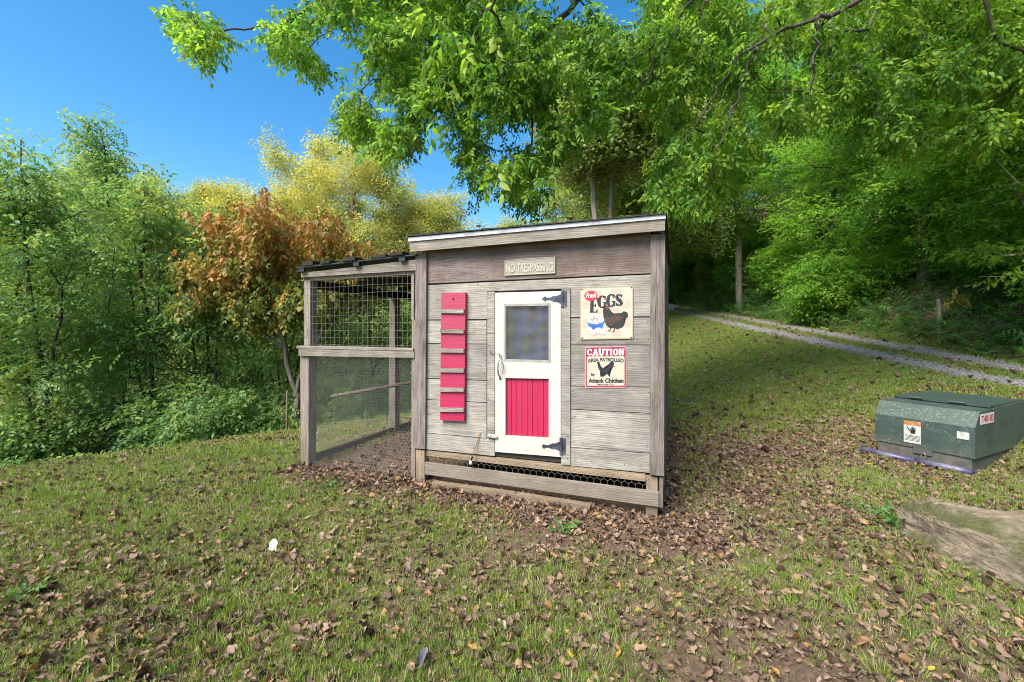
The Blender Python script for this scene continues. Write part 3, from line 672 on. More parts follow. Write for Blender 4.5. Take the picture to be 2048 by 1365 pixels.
# ---- red chicken ramp hung on the wall
ramp = empty('chicken_ramp', (0, 0, 0), 0, 'red painted chicken ramp with six bare cleats hung left of the door', 'ramp')
ramp.location = coop.location; ramp.rotation_euler = coop.rotation_euler
pl = board('plank', [(882.5, 586.5), (931, 585.5), (928.5, 843), (880, 841)], -.035, -.001, M['red'], ramp, bev=.002)
for ya in (618.5, 658.5, 697.5, 737, 776, 816):
    board('cleat', [(880.5-(ya-618)*.008, ya), (927, ya+.8), (927, ya+8.8), (880.5-(ya-618)*.008, ya+8)], -.053, -.0352, M['cleat'], ramp, bev=.0015)
bm = bmesh.new(); u, z = Q(906.5, 598, -.036); bmesh.ops.create_uvsphere(bm, u_segments=10, v_segments=6, radius=.0095, matrix=Matrix.Translation((u, -.037, z)) @ Matrix.Diagonal((1, .5, 1, 1))); bmobj('hanging_nail', bm, M['black'], ramp)

# ---- pieces of flat print
def glyphmesh(body, size, bold=0.0, extrude=.0, shear=0, space=1):
    cu = bpy.data.curves.new('text', 'FONT'); cu.body = body; cu.size = size; cu.offset = bold; cu.extrude = extrude; cu.shear = shear; cu.space_character = space
    cu.align_x = 'CENTER'; cu.align_y = 'CENTER'; cu.resolution_u = 3
    o = bpy.data.objects.new('text', cu); me = bpy.data.meshes.new_from_object(o); bpy.data.objects.remove(o)
    V = np.array([v.co[:] for v in me.vertices]); Fs = [tuple(p.vertices) for p in me.polygons]; bpy.data.meshes.remove(me)
    return V, Fs
def textobj(name, body, pts, off, m, par, bold=0., arch=0, shear=0, depth=.0003, rise=0):
    """fits the word into the pixel box pts=(x0,y0,x1,y1)"""
    a = Q(pts[0], pts[3], off); b = Q(pts[2], pts[3], off); c = Q(pts[0], pts[1], off)
    V, Fs = glyphmesh(body, 1, bold, 1, shear)
    mn, mx = V.min(0), V.max(0); s = (V-mn)/(mx-mn)
    W = b[0]-a[0]; Hh = ((c[1]-a[1]))
    x = a[0]+s[:, 0]*W; z = a[1]+s[:, 1]*Hh+(b[1]-a[1])*s[:, 0]-arch*(2*s[:, 0]-1)**2+rise*s[:, 0]
    y = off-depth*s[:, 2]
    me = bpy.data.meshes.new(name); me.from_pydata(np.stack([x, y, z], -1).tolist(), [], Fs); me.materials.append(m); me.update()
    return link(name, me, par)
def poly(name, pts, off, m, par, depth=.0003):
    bm = bmesh.new(); prism(bm, QQ(pts, off), off-depth, off); 
    bmesh.ops.triangulate(bm, faces=[f for f in bm.faces if len(f.verts) > 4], quad_method='BEAUTY', ngon_method='EAR_CLIP'); return bmobj(name, bm, m, par)
def ell(cx, cy, rx, ry, n=22, rot=0):
    return [(cx+rx*math.cos(2*math.pi*k/n)*math.cos(rot)-ry*math.sin(2*math.pi*k/n)*math.sin(rot), cy+rx*math.cos(2*math.pi*k/n)*math.sin(rot)+ry*math.sin(2*math.pi*k/n)*math.cos(rot)) for k in range(n)]
def rrect(x0, y0, x1, y1, r, n=4, sk0=0, sk1=0):
    p = []
    for cx, cy, a0 in ((x1-r, y0+r, -90), (x1-r, y1-r, 0), (x0+r, y1-r, 90), (x0+r, y0+r, 180)):
        for k in range(n+1):
            a = R(a0+90*k/n); p.append((cx+r*math.cos(a), cy+r*math.sin(a)))
    return [(x, y+sk0*(x-x0)/(x1-x0)*(1-(y-y0)/(y1-y0))+sk1*(x-x0)/(x1-x0)*((y-y0)/(y1-y0))) for x, y in p]
def sign(name, label):
    o = empty(name, coop.location, 0, label, 'sign'); o.rotation_euler = coop.rotation_euler; return o
def Zi(zx, zy): return (1140+zx/5.934, 560+zy/5.934)       # scale of the sign drawings
# eggs sign
sg = sign('egg_sign', 'square cream tin sign reading Fresh EGGS with a hen beside a blue bowl')
poly('tin_plate', rrect(1160, 576.5, 1266.5, 680, 2.5, 3, -3.5, -2), -.003, M['tin_edge'], sg, .003)
poly('tin_face', rrect(1161.5, 578, 1265, 678.4, 3.5, 3, -3.4, -2), -.006, M['tin'], sg, .0004)
for i in range(5):
    for j in range(5):
        if (i+j) % 2 == 0: continue
        xa = 1166+i*19; ya = 581+j*19; poly('check', [(xa, ya-i*.6), (xa+19, ya-i*.6-.6), (xa+19, ya+18.4-i*.6), (xa, ya+19-i*.6)], -.0065, M['check'], sg, .0002)
for x, y in ((1163.5, 579.5), (1263, 575.5), (1164.5, 676.8), (1262.5, 675.5)):
    poly('rust_corner', ell(x, y, 1.9, 1.7, 9), -.007, M['rustspot'], sg, .0004)
D_ = -.0072
# fat serif letters for EGGS, each drawn as thick stems, thin hairlines and serifs
def ribbon(bm, pts, ws, off, dep):
    P = [Vector((p[0], p[1])) for p in pts]; L, Rr = [], []
    for i, p in enumerate(P):
        d = (P[min(i+1, len(P)-1)]-P[max(i-1, 0)]).normalized(); n = Vector((-d.y, d.x)); L.append(p+n*ws[i]/2); Rr.append(p-n*ws[i]/2)
    for i in range(len(P)-1):
        q = [Q(v.x, v.y, off) for v in (L[i], L[i+1], Rr[i+1], Rr[i])]
        f = [bm.verts.new((u, off-dep, z)) for u, z in q]; bm.faces.new(f)
def letter(name, ch, x, y, w, h, off, m, par, fat=.30, thin=.08, tilt=0, dep=.0004):
    """slab / didone capital in a pixel box whose lower left is (x,y)"""
    bm = bmesh.new(); T = lambda s, t: (x+s*w+t*h*tilt, y-t*h)
    fw, tw = fat*w, thin*w
    def st(pts, ws): ribbon(bm, [T(*p) for p in pts], ws, off, dep)
    def arc(cx, cy, rx, ry, a0, a1, n=14, tmin=tw):
        p, q = [], []
        for k in range(n+1):
            a = R(a0+(a1-a0)*k/n); p.append((cx+rx*math.cos(a), cy+ry*math.sin(a))); q.append(tmin+(fw-tmin)*abs(math.cos(a))**1.3)
        st(p, q)
    v = fw/w/2
    if ch == 'E':
        st([(.28, 0), (.28, 1)], [fw, fw]); st([(.02, .03), (.96, .03)], [tw]*2); st([(.02, .97), (.96, .97)], [tw]*2); st([(.3, .5), (.72, .5)], [tw]*2)
        st([(.92, .0), (.92, .26)], [tw*1.6, tw*.6]); st([(.92, 1), (.92, .76)], [tw*1.6, tw*.6]); st([(.72, .38), (.72, .62)], [tw, tw])
    elif ch == 'G':
        arc(.52, .5, .36, .46, 50, 310); st([(.88, .0+.08), (.88, .42)], [fw*.7, fw*.7]); st([(.62, .43), (1.02, .43)], [tw]*2); st([(.84, .97), (.84, .68)], [tw*1.5, tw*1.1])
    elif ch == 'S':
        arc(.48, .73, .28, .23, 30, 190, 8); st([(.20, .72), (.34, .56), (.62, .44), (.78, .28)], [fw*.8, fw*1.1, fw*1.1, fw*.8]); arc(.5, .27, .28, .23, 10, -150, 8); st([(.80, .98), (.80, .72)], [tw*1.3, tw*.8]); st([(.17, .02), (.17, .28)], [tw*1.3, tw*.8])
    elif ch == 'C':
        arc(.52, .5, .36, .44, 45, 315, 14, tw*1.6); st([(.86, .95), (.86, .62)], [tw*2, tw*2]); st([(.86, .05), (.86, .36)], [tw*1.6, tw*1.4])
    elif ch == 'O': arc(.5, .5, .36, .44, 0, 360, 18, tw*1.8)
    elif ch == 'A':
        st([(.5, .98), (.80, .02)], [fw]*2); st([(.5, .98), (.2, .02)], [tw*2]*2); st([(.3, .33), (.72, .33)], [tw*1.8]*2); st([(.0, .05), (.40, .05)], [tw*2]*2); st([(.58, .05), (1.02, .05)], [tw*2]*2)
    elif ch == 'U':
        st([(.24, .96), (.24, .3)], [fw]*2); st([(.80, .96), (.80, .3)], [tw*2.4]*2); p = []; ws = []
        for k in range(9): a_ = R(180+180*k/8); p.append((.52+.28*math.cos(a_), .32+.25*math.sin(a_))); ws.append(fw+(tw*2.4-fw)*k/8)
        st(p, ws); st([(.0, .95), (.46, .95)], [tw*2]*2); st([(.62, .95), (1, .95)], [tw*2]*2)
    elif ch == 'T':
        st([(.5, 0), (.5, 1)], [fw]*2); st([(.02, .94), (.98, .94)], [tw*2.2]*2); st([(.25, .05), (.75, .05)], [tw*2]*2); st([(.05, 1), (.05, .7)], [tw*1.8]*2); st([(.95, 1), (.95, .7)], [tw*1.8]*2)
    elif ch == 'I':
        st([(.5, 0), (.5, 1)], [fw*1.3]*2); st([(.05, .05), (.95, .05)], [tw*3]*2); st([(.05, .95), (.95, .95)], [tw*3]*2)
    elif ch == 'N':
        st([(.2, 0), (.2, 1)], [tw*2.2]*2); st([(.82, 0), (.82, 1)], [tw*2.2]*2); st([(.2, .98), (.82, .02)], [fw]*2); st([(.0, .05), (.4, .05)], [tw*2]*2); st([(0, .95), (.3, .95)], [tw*2]*2); st([(.62, .95), (1.02, .95)], [tw*2]*2)
    return bmobj(name, bm, m, par)
for ch, x, y, w, h in (('E', 1179, 625.5, 16, 29), ('G', 1195, 616.5, 17, 25), ('G', 1212.5, 614.5, 17.5, 26), ('S', 1230, 612, 16, 23)):
    letter('letter', ch, x, y, w, h, D_, M['ink'], sg, .42, .13, .03)
poly('red_disc', ell(1181.7, 592, 13.2, 10.2, 24, -.1), -.0078, M['sign_red'], sg)
textobj('script_word', 'Fresh', (1171.5, 586.5, 1192.5, 596.5), -.0083, M['letter_white'], sg, .02, 0, .35, rise=.004)
# bowl and eggs
for cx, cy, rx, ry, ro in ((1184, 637, 8, 6.2, .2), (1199, 637, 8.5, 6.5, -.2), (1192, 633, 8.5, 6.5, 0), (1180, 642, 6, 5, .5), (1204, 642, 6, 5, -.5), (1191, 641, 9, 6, 0)):
    e_ = poly('egg', ell(cx, cy, rx, ry, 16, ro), D_-.0002*cx/1200, M['egg_line'], sg); poly('egg_face', ell(cx, cy, rx*.9, ry*.88, 16, ro), -.0078, M['egg'], sg)
poly('bowl', [Zi(*p) for p in ((196, 478), (215, 512), (260, 525), (320, 530), (380, 505), (412, 474), (398, 520), (372, 604), (330, 600), (300, 580), (250, 592), (232, 580))], -.0083, M['bowl_blue'], sg)
for cx, cy, rx, ry, ro in ((1179, 659, 6, 5, .4), (1196, 661, 8, 5.5, -.2), (1186, 665, 8, 5.4, .1), (1206, 664, 6.5, 6, 0)):
    poly('egg', ell(cx, cy, rx, ry, 16, ro), -.0087, M['egg_line'], sg); poly('egg_face', ell(cx, cy, rx*.9, ry*.88, 16, ro), -.0090, M['egg'], sg)
# hen
poly('hen_body', [Zi(*p) for p in ((400, 420), (408, 360), (440, 350), (480, 370), (520, 400), (570, 410), (610, 395), (640, 372), (655, 385), (650, 400), (680, 390), (688, 415), (672, 425), (688, 440), (665, 455), (640, 480), (635, 510), (640, 540), (618, 565), (590, 572), (570, 585), (520, 572), (470, 570), (435, 545), (412, 505))], -.0086, M['hen_dark'], sg)
poly('hen_breast', [Zi(*p) for p in ((412, 440), (450, 430), (520, 415), (580, 425), (625, 445), (600, 490), (540, 500), (500, 540), (450, 545), (418, 505))], -.0089, M['hen_brown'], sg)
poly('hen_neck', [Zi(*p) for p in ((395, 318), (430, 305), (458, 318), (475, 350), (500, 395), (515, 425), (470, 440), (430, 432), (400, 455), (392, 400), (405, 350))], -.0092, M['hen_dark'], sg)
poly('hen_comb', [Zi(*p) for p in ((425, 325), (440, 318), (462, 328), (470, 348), (448, 352), (430, 345))], -.0095, M['hen_red'], sg)
for a_, b_ in (((487, 570), (470, 600)), ((527, 572), (522, 610))):
    p0, p1 = Zi(*a_), Zi(*b_); poly('hen_leg', [(p0[0]-1, p0[1]), (p0[0]+1, p0[1]), (p1[0]+.8, p1[1]), (p1[0]-.8, p1[1])], -.0086, M['hen_brown'], sg)
    for tx, ty in ((-6, 1), (-3, 3.2), (3.5, .6)): poly('hen_toe', [(p1[0]-.6, p1[1]-.7), (p1[0]+.6, p1[1]), (p1[0]+tx, p1[1]+ty)], -.0088, M['hen_dark'], sg)
# caution sign
cs_ = sign('caution_sign', 'red bordered caution sign with black chicken below the egg sign')
poly('plate', rrect(1170, 694.5, 1253, 776, 4.5, 4, -1.5, -.3), -.003, M['pink'], cs_, .003)
poly('border', rrect(1171.6, 695.8, 1251.5, 774.4, 3.8, 4, -1.5, -.3), -.0062, M['sign_maroon'], cs_)
poly('inner_field', rrect(1173.8, 713.5, 1249, 772, 3, 4, -.6, -.3), -.0066, M['tin'], cs_)
for i, (ch, x0_, x1_) in enumerate((('C', 1174, 1184.5), ('A', 1184.5, 1197), ('U', 1197, 1208.5), ('T', 1209, 1219), ('I', 1219.5, 1225.5), ('O', 1226, 1237), ('N', 1237.5, 1249))):
    letter('letter', ch, x0_, 711.2-.04*i, x1_-x0_-.4, 12.8, -.007, M['letter_white'], cs_, .36, .1)
textobj('wording', 'AREA PATROLLED', (1175.5, 716, 1247.5, 723.5), -.007, M['ink'], cs_, .04, .010)
poly('chicken_silhouette', [Zi(*p) for p in ((322, 978), (338, 966), (350, 980), (360, 1005), (370, 1032), (395, 1048), (425, 1050), (448, 1036), (460, 1000), (482, 972), (500, 965), (518, 975), (522, 1000), (520, 1018), (508, 1025), (516, 1040), (500, 1050), (478, 1045), (465, 1080), (448, 1105), (462, 1130), (478, 1148), (466, 1150), (440, 1118), (415, 1112), (388, 1138), (398, 1150), (360, 1150), (358, 1140), (376, 1134), (392, 1106), (355, 1085), (338, 1050), (340, 1005), (324, 996))], -.0072, M['ink'], cs_)
for a_ in ((530, 1030), (505, 1070)): poly('feather', ell(*Zi(*a_), 1.6, .6, 8, -.6), -.0072, M['ink'], cs_)
textobj('wording', 'By', (1182, 747, 1190, 753), -.007, M['ink'], cs_, .05, rise=-.003)
textobj('wording', 'Attack Chicken', (1176.5, 757.2, 1247.5, 766.2), -.007, M['ink'], cs_, .05)
textobj('wording', 'Security Co.', (1194, 767.5, 1228.5, 771.8), -.007, M['ink'], cs_, .035)
# no trespassing plaque
pq = sign('no_trespassing_plaque', 'flaking cream plaque with raised NO TRESPASSING letters under the roof edge')
poly('plaque', [(1010, 521.5), (1110, 514.5), (1110, 546.5), (1010, 551.5)], -.001, M['flake'], pq, .010)
textobj('raised_lettering', 'NO TRESPASSING', (1012.5, 528, 1107, 545.5), -.0112, M['flake_letter'], pq, .02, depth=.004, rise=.012)
bm = bmesh.new()
for p0, p1 in (((1010, 521.5), (1110, 514.5)), ((1010, 551.5), (1110, 546.5)), ((1010, 521.5), (1010, 551.5)), ((1110, 514.5), (1110, 546.5))):
    a = Q(*p0, -.011); b = Q(*p1, -.011); tube(bm, [(a[0], -.0115, a[1]), (b[0], -.0115, b[1])], .003, 6)
bmobj('raised_rim', bm, M['flake_letter'], pq)
# cord with white ball
cd = empty('hanging_cord', coop.location, 0, 'orange cord with a white knob hanging left below the door', 'cord'); cd.rotation_euler = coop.rotation_euler
bm = bmesh.new(); tube(bm, [H(961, 866, -.008), H(958, 869, -.014), H(955, 882, -.02), H(949, 900, -.03), H(944, 917, -.04)], .0042, 7); bmobj('cord', bm, M['orange'], cd, smooth=True)
bm = bmesh.new(); u, _, z = H(941.5, 926, -.045); bmesh.ops.create_uvsphere(bm, u_segments=12, v_segments=8, radius=.017, matrix=Matrix.Translation((u, -.045, z)) @ Matrix.Diagonal((.9, .9, 1.25, 1))); bmobj('knob', bm, M['label_white'], cd, smooth=True)
bm = bmesh.new(); tube(bm, [H(945, 914, -.043), H(942, 921, -.045)], .0085, 8); bmobj('ferrule', bm, M['nail'], cd)

# ------------------------------------------------------------------ transformer cabinet
A_ = np.array([4.47, 4.14]); B_ = np.array([4.14, 4.83]); Lf = np.linalg.norm(B_-A_)
# local frame: x runs from the near corner to the far corner of the front, y away from the camera side
TZ = hz(4.7, 4.5)
tang = math.atan2(A_[1]-B_[1], A_[0]-B_[0])
tr = empty('transformer_cabinet', (B_[0], B_[1], TZ), tang, 'dark green utility transformer cabinet on the grass beside the track', 'utility cabinet')
Wt, Dt = Lf, 1.2
def sec(x, zb=.155, dep=Dt): return [(x, -.03, zb), (x, -.03, .455), (x, .075, .60), (x, dep, .63), (x, dep, zb)]
bm = bmesh.new()
a = [bm.verts.new(p) for p in sec(-.02)]; b = [bm.verts.new(p) for p in sec(Wt+.02)]
for i in range(5): bm.faces.new([a[i], a[(i+1) % 5], b[(i+1) % 5], b[i]])
bm.faces.new(a); bm.faces.new(b[::-1]); bmobj('hood', bm, M['tgreen'], tr, bevel=.008)
bm = bmesh.new(); box(bm, 0.005, Wt-.005, -.018, Dt-.03, -.06, .153); bmobj('skirt', bm, M['tbase'], tr, bevel=.004)
bm = bmesh.new(); box(bm, -.005, Wt+.005, .36, Dt+.01, .617, .64); bmobj('lid', bm, M['tgreen_top'], tr, bevel=.006)
bm = bmesh.new(); box(bm, Wt*.42, Wt*.62, -.036, -.0305, .10, .19); bmobj('hasp', bm, M['tgreen_top'], tr, bevel=.002)
for s in (.25, .7):
    bm = bmesh.new(); tube(bm, [(Wt*s-.06, .355, .637), (Wt*s+.06, .355, .637)], .011, 8); bmobj('hinge', bm, M['tgreen_top'], tr)
pk = empty('padlock', (0, 0, 0), 0) if False else None
bm = bmesh.new(); box(bm, Wt*.50, Wt*.57, -.062, -.040, .035, .09); pk = bmobj('padlock', bm, M['brass'], tr, bevel=.004)
bm = bmesh.new(); tube(bm, [(Wt*.515, -.051, .09), (Wt*.515, -.051, .112), (Wt*.535, -.051, .122), (Wt*.555, -.051, .112), (Wt*.555, -.051, .09)], .0045, 6); bmobj('shackle', bm, M['grey_metal'], pk)
def tplate(name, x0, x1, z0, z1, m, y=-.0345, par=tr):
    bm = bmesh.new(); box(bm, x0, x1, y, y+.0028, z0, z1); return bmobj(name, bm, m, par)
st_ = tplate('warning_sticker', Wt*.315, Wt*.50, .20, .385, M['sticker'])
tplate('sticker_heading', Wt*.315, Wt*.50, .387, .43, M['orange_sticker'])
tplate('small_sticker', Wt*.86, Wt*.975, .33, .40, M['sticker'])
# hand drawing on the sticker
bm = bmesh.new(); cx, cz = Wt*.415, .335
def tp(p): prism(bm, p, -.0358, -.0348)
tp([(cx-.018, cz-.035), (cx+.018, cz-.035), (cx+.024, cz+.005), (cx-.02, cz+.005)])
for k in range(4): tp([(cx-.019+k*.011, cz+.006), (cx-.010+k*.011, cz+.006), (cx-.010+k*.011, cz+.028+.005*(k in (1, 2))), (cx-.018+k*.011, cz+.028+.005*(k in (1, 2)))])
tp([(cx-.022, cz-.005), (cx-.034, cz+.02), (cx-.042, cz+.016), (cx-.022, cz-.02)])
tp([(cx-.06, cz+.045), (cx-.035, cz+.028), (cx-.042, cz+.026), (cx-.028, cz+.008), (cx-.05, cz+.024), (cx-.045, cz+.028)])
for k in range(5): tp([(cx-.062, cz-.055-.013*k), (cx+.058, cz-.055-.013*k), (cx+.058, cz-.059-.013*k), (cx-.062, cz-.059-.013*k)])
bmobj('hand_symbol', bm, M['ink'], st_)
def hood_side(y0, y1, z0, z1, name, m, xo):
    bm = bmesh.new(); box(bm, Wt+.02+xo, Wt+.0225+xo, y0, y1, z0, z1); return bmobj(name, bm, m, tr)
lb = hood_side(.09, .40, .475, .575, 'number_label', M['label_white'], .0)
V, Fs = glyphmesh('T40183', 1, .03, 1); mn, mx = V.min(0), V.max(0); s_ = (V-mn)/(mx-mn)
me = bpy.data.meshes.new('numerals'); me.from_pydata(np.stack([Wt+.0228+.0004*s_[:, 2], .105+s_[:, 0]*.28, .49+s_[:, 1]*.07], -1).tolist(), [], Fs); me.materials.append(M['label_red']); link('numerals', me, lb)
# violet pipe along the foot
pz = TZ+.03
for (xa, xb, dz) in ((-.12, .36, 0), (.365, .80, .0)):
    d0 = np.array([math.cos(tang), math.sin(tang)]); nn = np.array([-math.sin(tang), math.cos(tang)])
    p = B_+d0*xa-nn*.09-nn*.0*xa; q = B_+d0*xb-nn*(.09+.05*xb)
    bm = bmesh.new(); tube(bm, [(p[0], p[1], hz(*p)+.032), (q[0], q[1], hz(*q)+.03)], .036, 12)
    o = bmobj('plastic_pipe', bm, M['pipe'], smooth=True); tag(o, 'violet plastic pipe at the cabinet foot, %s length' % ('left end' if xa < 0 else 'right hand'), 'pipe', 'violet pipes at the cabinet foot')

# ------------------------------------------------------------------ boulder
bm = bmesh.new()
foot = [(2.64, 2.98), (2.60, 2.62), (2.66, 2.25), (2.72, 1.9), (2.85, 1.5), (4.3, 1.4), (4.4, 2.3), (3.75, 2.72), (3.3, 2.92), (2.92, 3.1)]
topp = [(2.74, 3.0), (2.76, 2.70), (2.85, 2.34), (2.93, 2.0), (3.05, 1.6), (4.25, 1.5), (4.3, 2.25), (3.72, 2.66), (3.3, 2.86), (2.98, 3.05)]
bt = [.24, .30, .34, .35, .35, .24, .21, .20, .19, .21]
f0 = [bm.verts.new((x, y, -.12)) for x, y in foot]; fm = [bm.verts.new((x*.45+x2*.55-.03, y*.5+y2*.5, h*.72)) for (x, y), (x2, y2), h in zip(foot, topp, bt)]; f1 = [bm.verts.new((x, y, h)) for (x, y), h in zip(topp, bt)]
n = len(foot)
for A1, B1 in ((f0, fm), (fm, f1)):
    for i in range(n): bm.faces.new([A1[i], A1[(i+1) % n], B1[(i+1) % n], B1[i]])
c_ = bm.verts.new((3.6, 2.2, .25))
for i in range(n): bm.faces.new([f1[i], f1[(i+1) % n], c_])
bmesh.ops.recalc_face_normals(bm, faces=bm.faces)
bmesh.ops.subdivide_edges(bm, edges=bm.edges[:], cuts=5, use_grid_fill=True)
bmesh.ops.triangulate(bm, faces=[f for f in bm.faces if len(f.verts) > 4])
bmesh.ops.subdivide_edges(bm, edges=bm.edges[:], cuts=1, use_grid_fill=True)
from mathutils import noise as mn_
for v in bm.verts:
    p = v.co; d = mn_.fractal(Vector((p.x*1.5, p.y*2.5, p.z*6)), .7, 2, 5)*.022+abs(mn_.noise(p*5))*-.03+mn_.fractal(p*14, .7, 2, 4)*.008
    lay = math.sin(p.z*38+p.x*3+mn_.noise(p*2)*3)*.006
    v.co = p+v.normal*(d+lay)
o = bmobj('boulder', bm, M['rock']); tag(o, 'large tan sandstone boulder with mossy end in the right foreground', 'boulder')

# ------------------------------------------------------------------ plant templates
def leaf8(L, W, fold=.25, curl=.2, twist=0):
    V = [(0, 0, 0)]
    for t, w_ in ((.28, .9), (.62, .85)):
        z = -curl*L*t*t
        V += [(-W/2*w_, L*t, z+fold*W/2*w_), (0, L*t, z), (W/2*w_, L*t, z+fold*W/2*w_)]
    V.append((0, L, -curl*L)); F3 = [(0, 2, 1), (0, 3, 2), (7, 4, 5), (7, 5, 6)]; F4 = [(1, 2, 5, 4), (2, 3, 6, 5)]
    return np.array(V, float), F3, F4
def leaf4(L, W, fold=.25, curl=.2):
    V = [(0, 0, 0), (-W/2, L*.45, fold*W/2-curl*L*.2), (0, L*.5, -curl*L*.22), (W/2, L*.45, fold*W/2-curl*L*.2), (0, L, -curl*L)]
    return np.array(V, float), [(0, 2, 1), (0, 3, 2), (4, 1, 2), (4, 2, 3)], []
def rotm(e): return np.array(Euler(e).to_matrix())
class TM:
    def __init__(s): s.V = []; s.F3 = []; s.F4 = []; s.n = 0
    def add(s, T, rot=(0, 0, 0), loc=(0, 0, 0), sc=1):
        V, a, b = T; V = (V*sc) @ rotm(rot).T+np.array(loc)
        s.V.append(V); s.F3 += [tuple(i+s.n for i in f) for f in a]; s.F4 += [tuple(i+s.n for i in f) for f in b]; s.n += len(V)
    def seg(s, p, q, r):
        V, Fc = seg_mesh([p], [q], r, r*.7, 3); s.V.append(V); s.F4 += [tuple(i+s.n for i in f) for f in Fc]; s.n += len(V)
    def obj(s, name, m, smooth=True):
        fl = []
        if s.F3: fl.append(np.array(s.F3))
        if s.F4: fl.append(np.array(s.F4))
        me = mesh_np(name, np.concatenate(s.V), fl, m, smooth); return bpy.data.objects.new(name, me)
rnd = random.Random(11)
def sprig(m, n, L, lw, ll_, kind='alt', full=True, droop=.3, name='sprig'):
    t = TM(); lf = leaf8 if full else leaf4
    pts = [(0, L*k/6, -droop*L*(k/6)**2) for k in range(7)]
    t.seg(pts[0], pts[3], .0022); t.seg(pts[3], pts[6], .0016)
    for k in range(n):
        s = (k+1)/n; y = L*s; z = -droop*L*s*s; side = 1 if k % 2 else -1
        if kind == 'opp': side = 1 if k % 2 else -1; y = L*((k//2)+1)/(n//2+.0); z = -droop*L*(y/L)**2
        ang = side*rnd.uniform(.7, 1.15) if k < n-1 else rnd.uniform(-.2, .2)
        sc = rnd.uniform(.7, 1.15)
        t.add(lf(ll_*sc, lw*sc, rnd.uniform(.1, .5), rnd.uniform(.1, .45)), (rnd.uniform(-.7, .25)-droop*.5, rnd.uniform(-.45, .45), -ang), (side*.004, y, z))
    return t.obj(name, m)
def bunch(m, n, rad, lw, ll_, full=False, flat=.6, name='leaf_bunch'):
    t = TM(); lf = leaf8 if full else leaf4
    for k in range(n):
        a = rnd.uniform(0, 6.283); r = rad*rnd.random()**.5; sc = rnd.uniform(.65, 1.25)
        t.add(lf(ll_*sc, lw*sc, rnd.uniform(.1, .4), rnd.uniform(.1, .4)), (rnd.uniform(-.8, .4), rnd.uniform(-.6, .6), rnd.uniform(0, 6.283)), (r*math.cos(a), r*math.sin(a), rnd.uniform(-1, 1)*rad*flat))
    return t.obj(name, m)
SP = {}
SP['canopy'] = [sprig(M['leaf_canopy'], n, .21, .036, .074, droop=d, name='leafy_twig') for n, d in ((8, .3), (11, .6), (9, .1), (8, .9))]
SP['canopy_big'] = [sprig(M['leaf_canopy'], n, .22, .062, .14, droop=.5, name='leafy_twig') for n in (5, 6)]
SP['forest'] = [sprig(M['leaf_forest'], n, .32, .044, .09, full=False, droop=d, name='leafy_twig') for n, d in ((11, .1), (13, .25), (12, -.05))]
SP['forest_b'] = [bunch(M['leaf_forest'], 26, .30, .045, .09, False, .35) for k in range(3)]
SP['left'] = [sprig(M['leaf_left'], n, .25, .036, .068, 'alt', True, d, 'leafy_twig') for n, d in ((9, .35), (11, .6))]+[bunch(M['leaf_left'], 13, .15, .036, .07, True, .8) for k in range(2)]
SP['dog'] = [sprig(M['leaf_dog'], n, .20, .052, .10, 'opp', True, d, 'leafy_twig') for n, d in ((6, .5), (8, .7), (6, .9))]
SP['yellow'] = [bunch(M['leaf_yellow'], 44, .55, .085, .14) for k in range(3)]
SP['far'] = [bunch(M['leaf_far'], 40, .55, .085, .14) for k in range(3)]
SP['shrub'] = [sprig(M['leaf_shrub'], n, .25, .045, .09, full=False, droop=d, name='leafy_twig') for n, d in ((10, .3), (12, .1))]
SP['weed'] = [sprig(M['leaf_weed'], n, .13, .035, .06, 'opp', True, .3, 'leafy_stem') for n in (6, 8)]
SP['wilt'] = [sprig(M['leaf_wilt'], 7, .2, .05, .10, 'opp', True, .9, 'wilted_stem')]
def tuft(m, n, h, w_, spread, name='grass_tuft'):
    V = []; F4 = []; F3 = []
    for k in range(n):
        a = rnd.uniform(0, 6.283); r = spread*rnd.random(); bx, by = r*math.cos(a), r*math.sin(a); b = rnd.uniform(0, 6.283)
        H_ = h*rnd.uniform(.5, 1.15); ln = rnd.uniform(.1, .85)*H_; dx, dy = math.cos(a+rnd.uniform(-1, 1))*ln, math.sin(a+rnd.uniform(-1, 1))*ln
        wx, wy = math.cos(b)*w_/2, math.sin(b)*w_/2; i = len(V)
        V += [(bx-wx, by-wy, -.01), (bx+wx, by+wy, -.01), (bx+dx*.35-wx*.8, by+dy*.35-wy*.8, H_*.6), (bx+dx*.35+wx*.8, by+dy*.35+wy*.8, H_*.6), (bx+dx, by+dy, H_*(1-.35*ln/H_))]
        F4.append((i, i+1, i+3, i+2)); F3.append((i+2, i+3, i+4))
    return bpy.data.objects.new(name, mesh_np(name, V, [np.array(F4), np.array(F3)], m))
SP['grass'] = [tuft(M['blade'], 14, .042, .0026, .03), tuft(M['blade'], 18, .030, .0024, .038), tuft(M['blade'], 9, .075, .003, .02), tuft(M['straw'], 9, .04, .0024, .035)]
SP['grass_far'] = [tuft(M['blade'], 16, .06, .007, .08), tuft(M['blade'], 16, .045, .008, .09), tuft(M['straw'], 10, .05, .006, .08), tuft(M['moss'], 26, .018, .012, .10)]
SP['fern'] = []
for k in range(3):
    t = TM()
    for f in range(6):
        a = f*1.05+rnd.uniform(-.3, .3); L = rnd.uniform(.28, .42)
        for j in range(1, 9):
            s = j/9; r = L*s; z = .22*math.sin(s*2.2)*L/.35
            for sd in (-1, 1): t.add(leaf4(.075*(1.15-s), .022, .1, .2), (0, 0, a-math.pi/2+sd*1.25), (r*math.cos(a), r*math.sin(a), z))
    SP['fern'].append(t.obj('fern_frond', M['leaf_weed']))
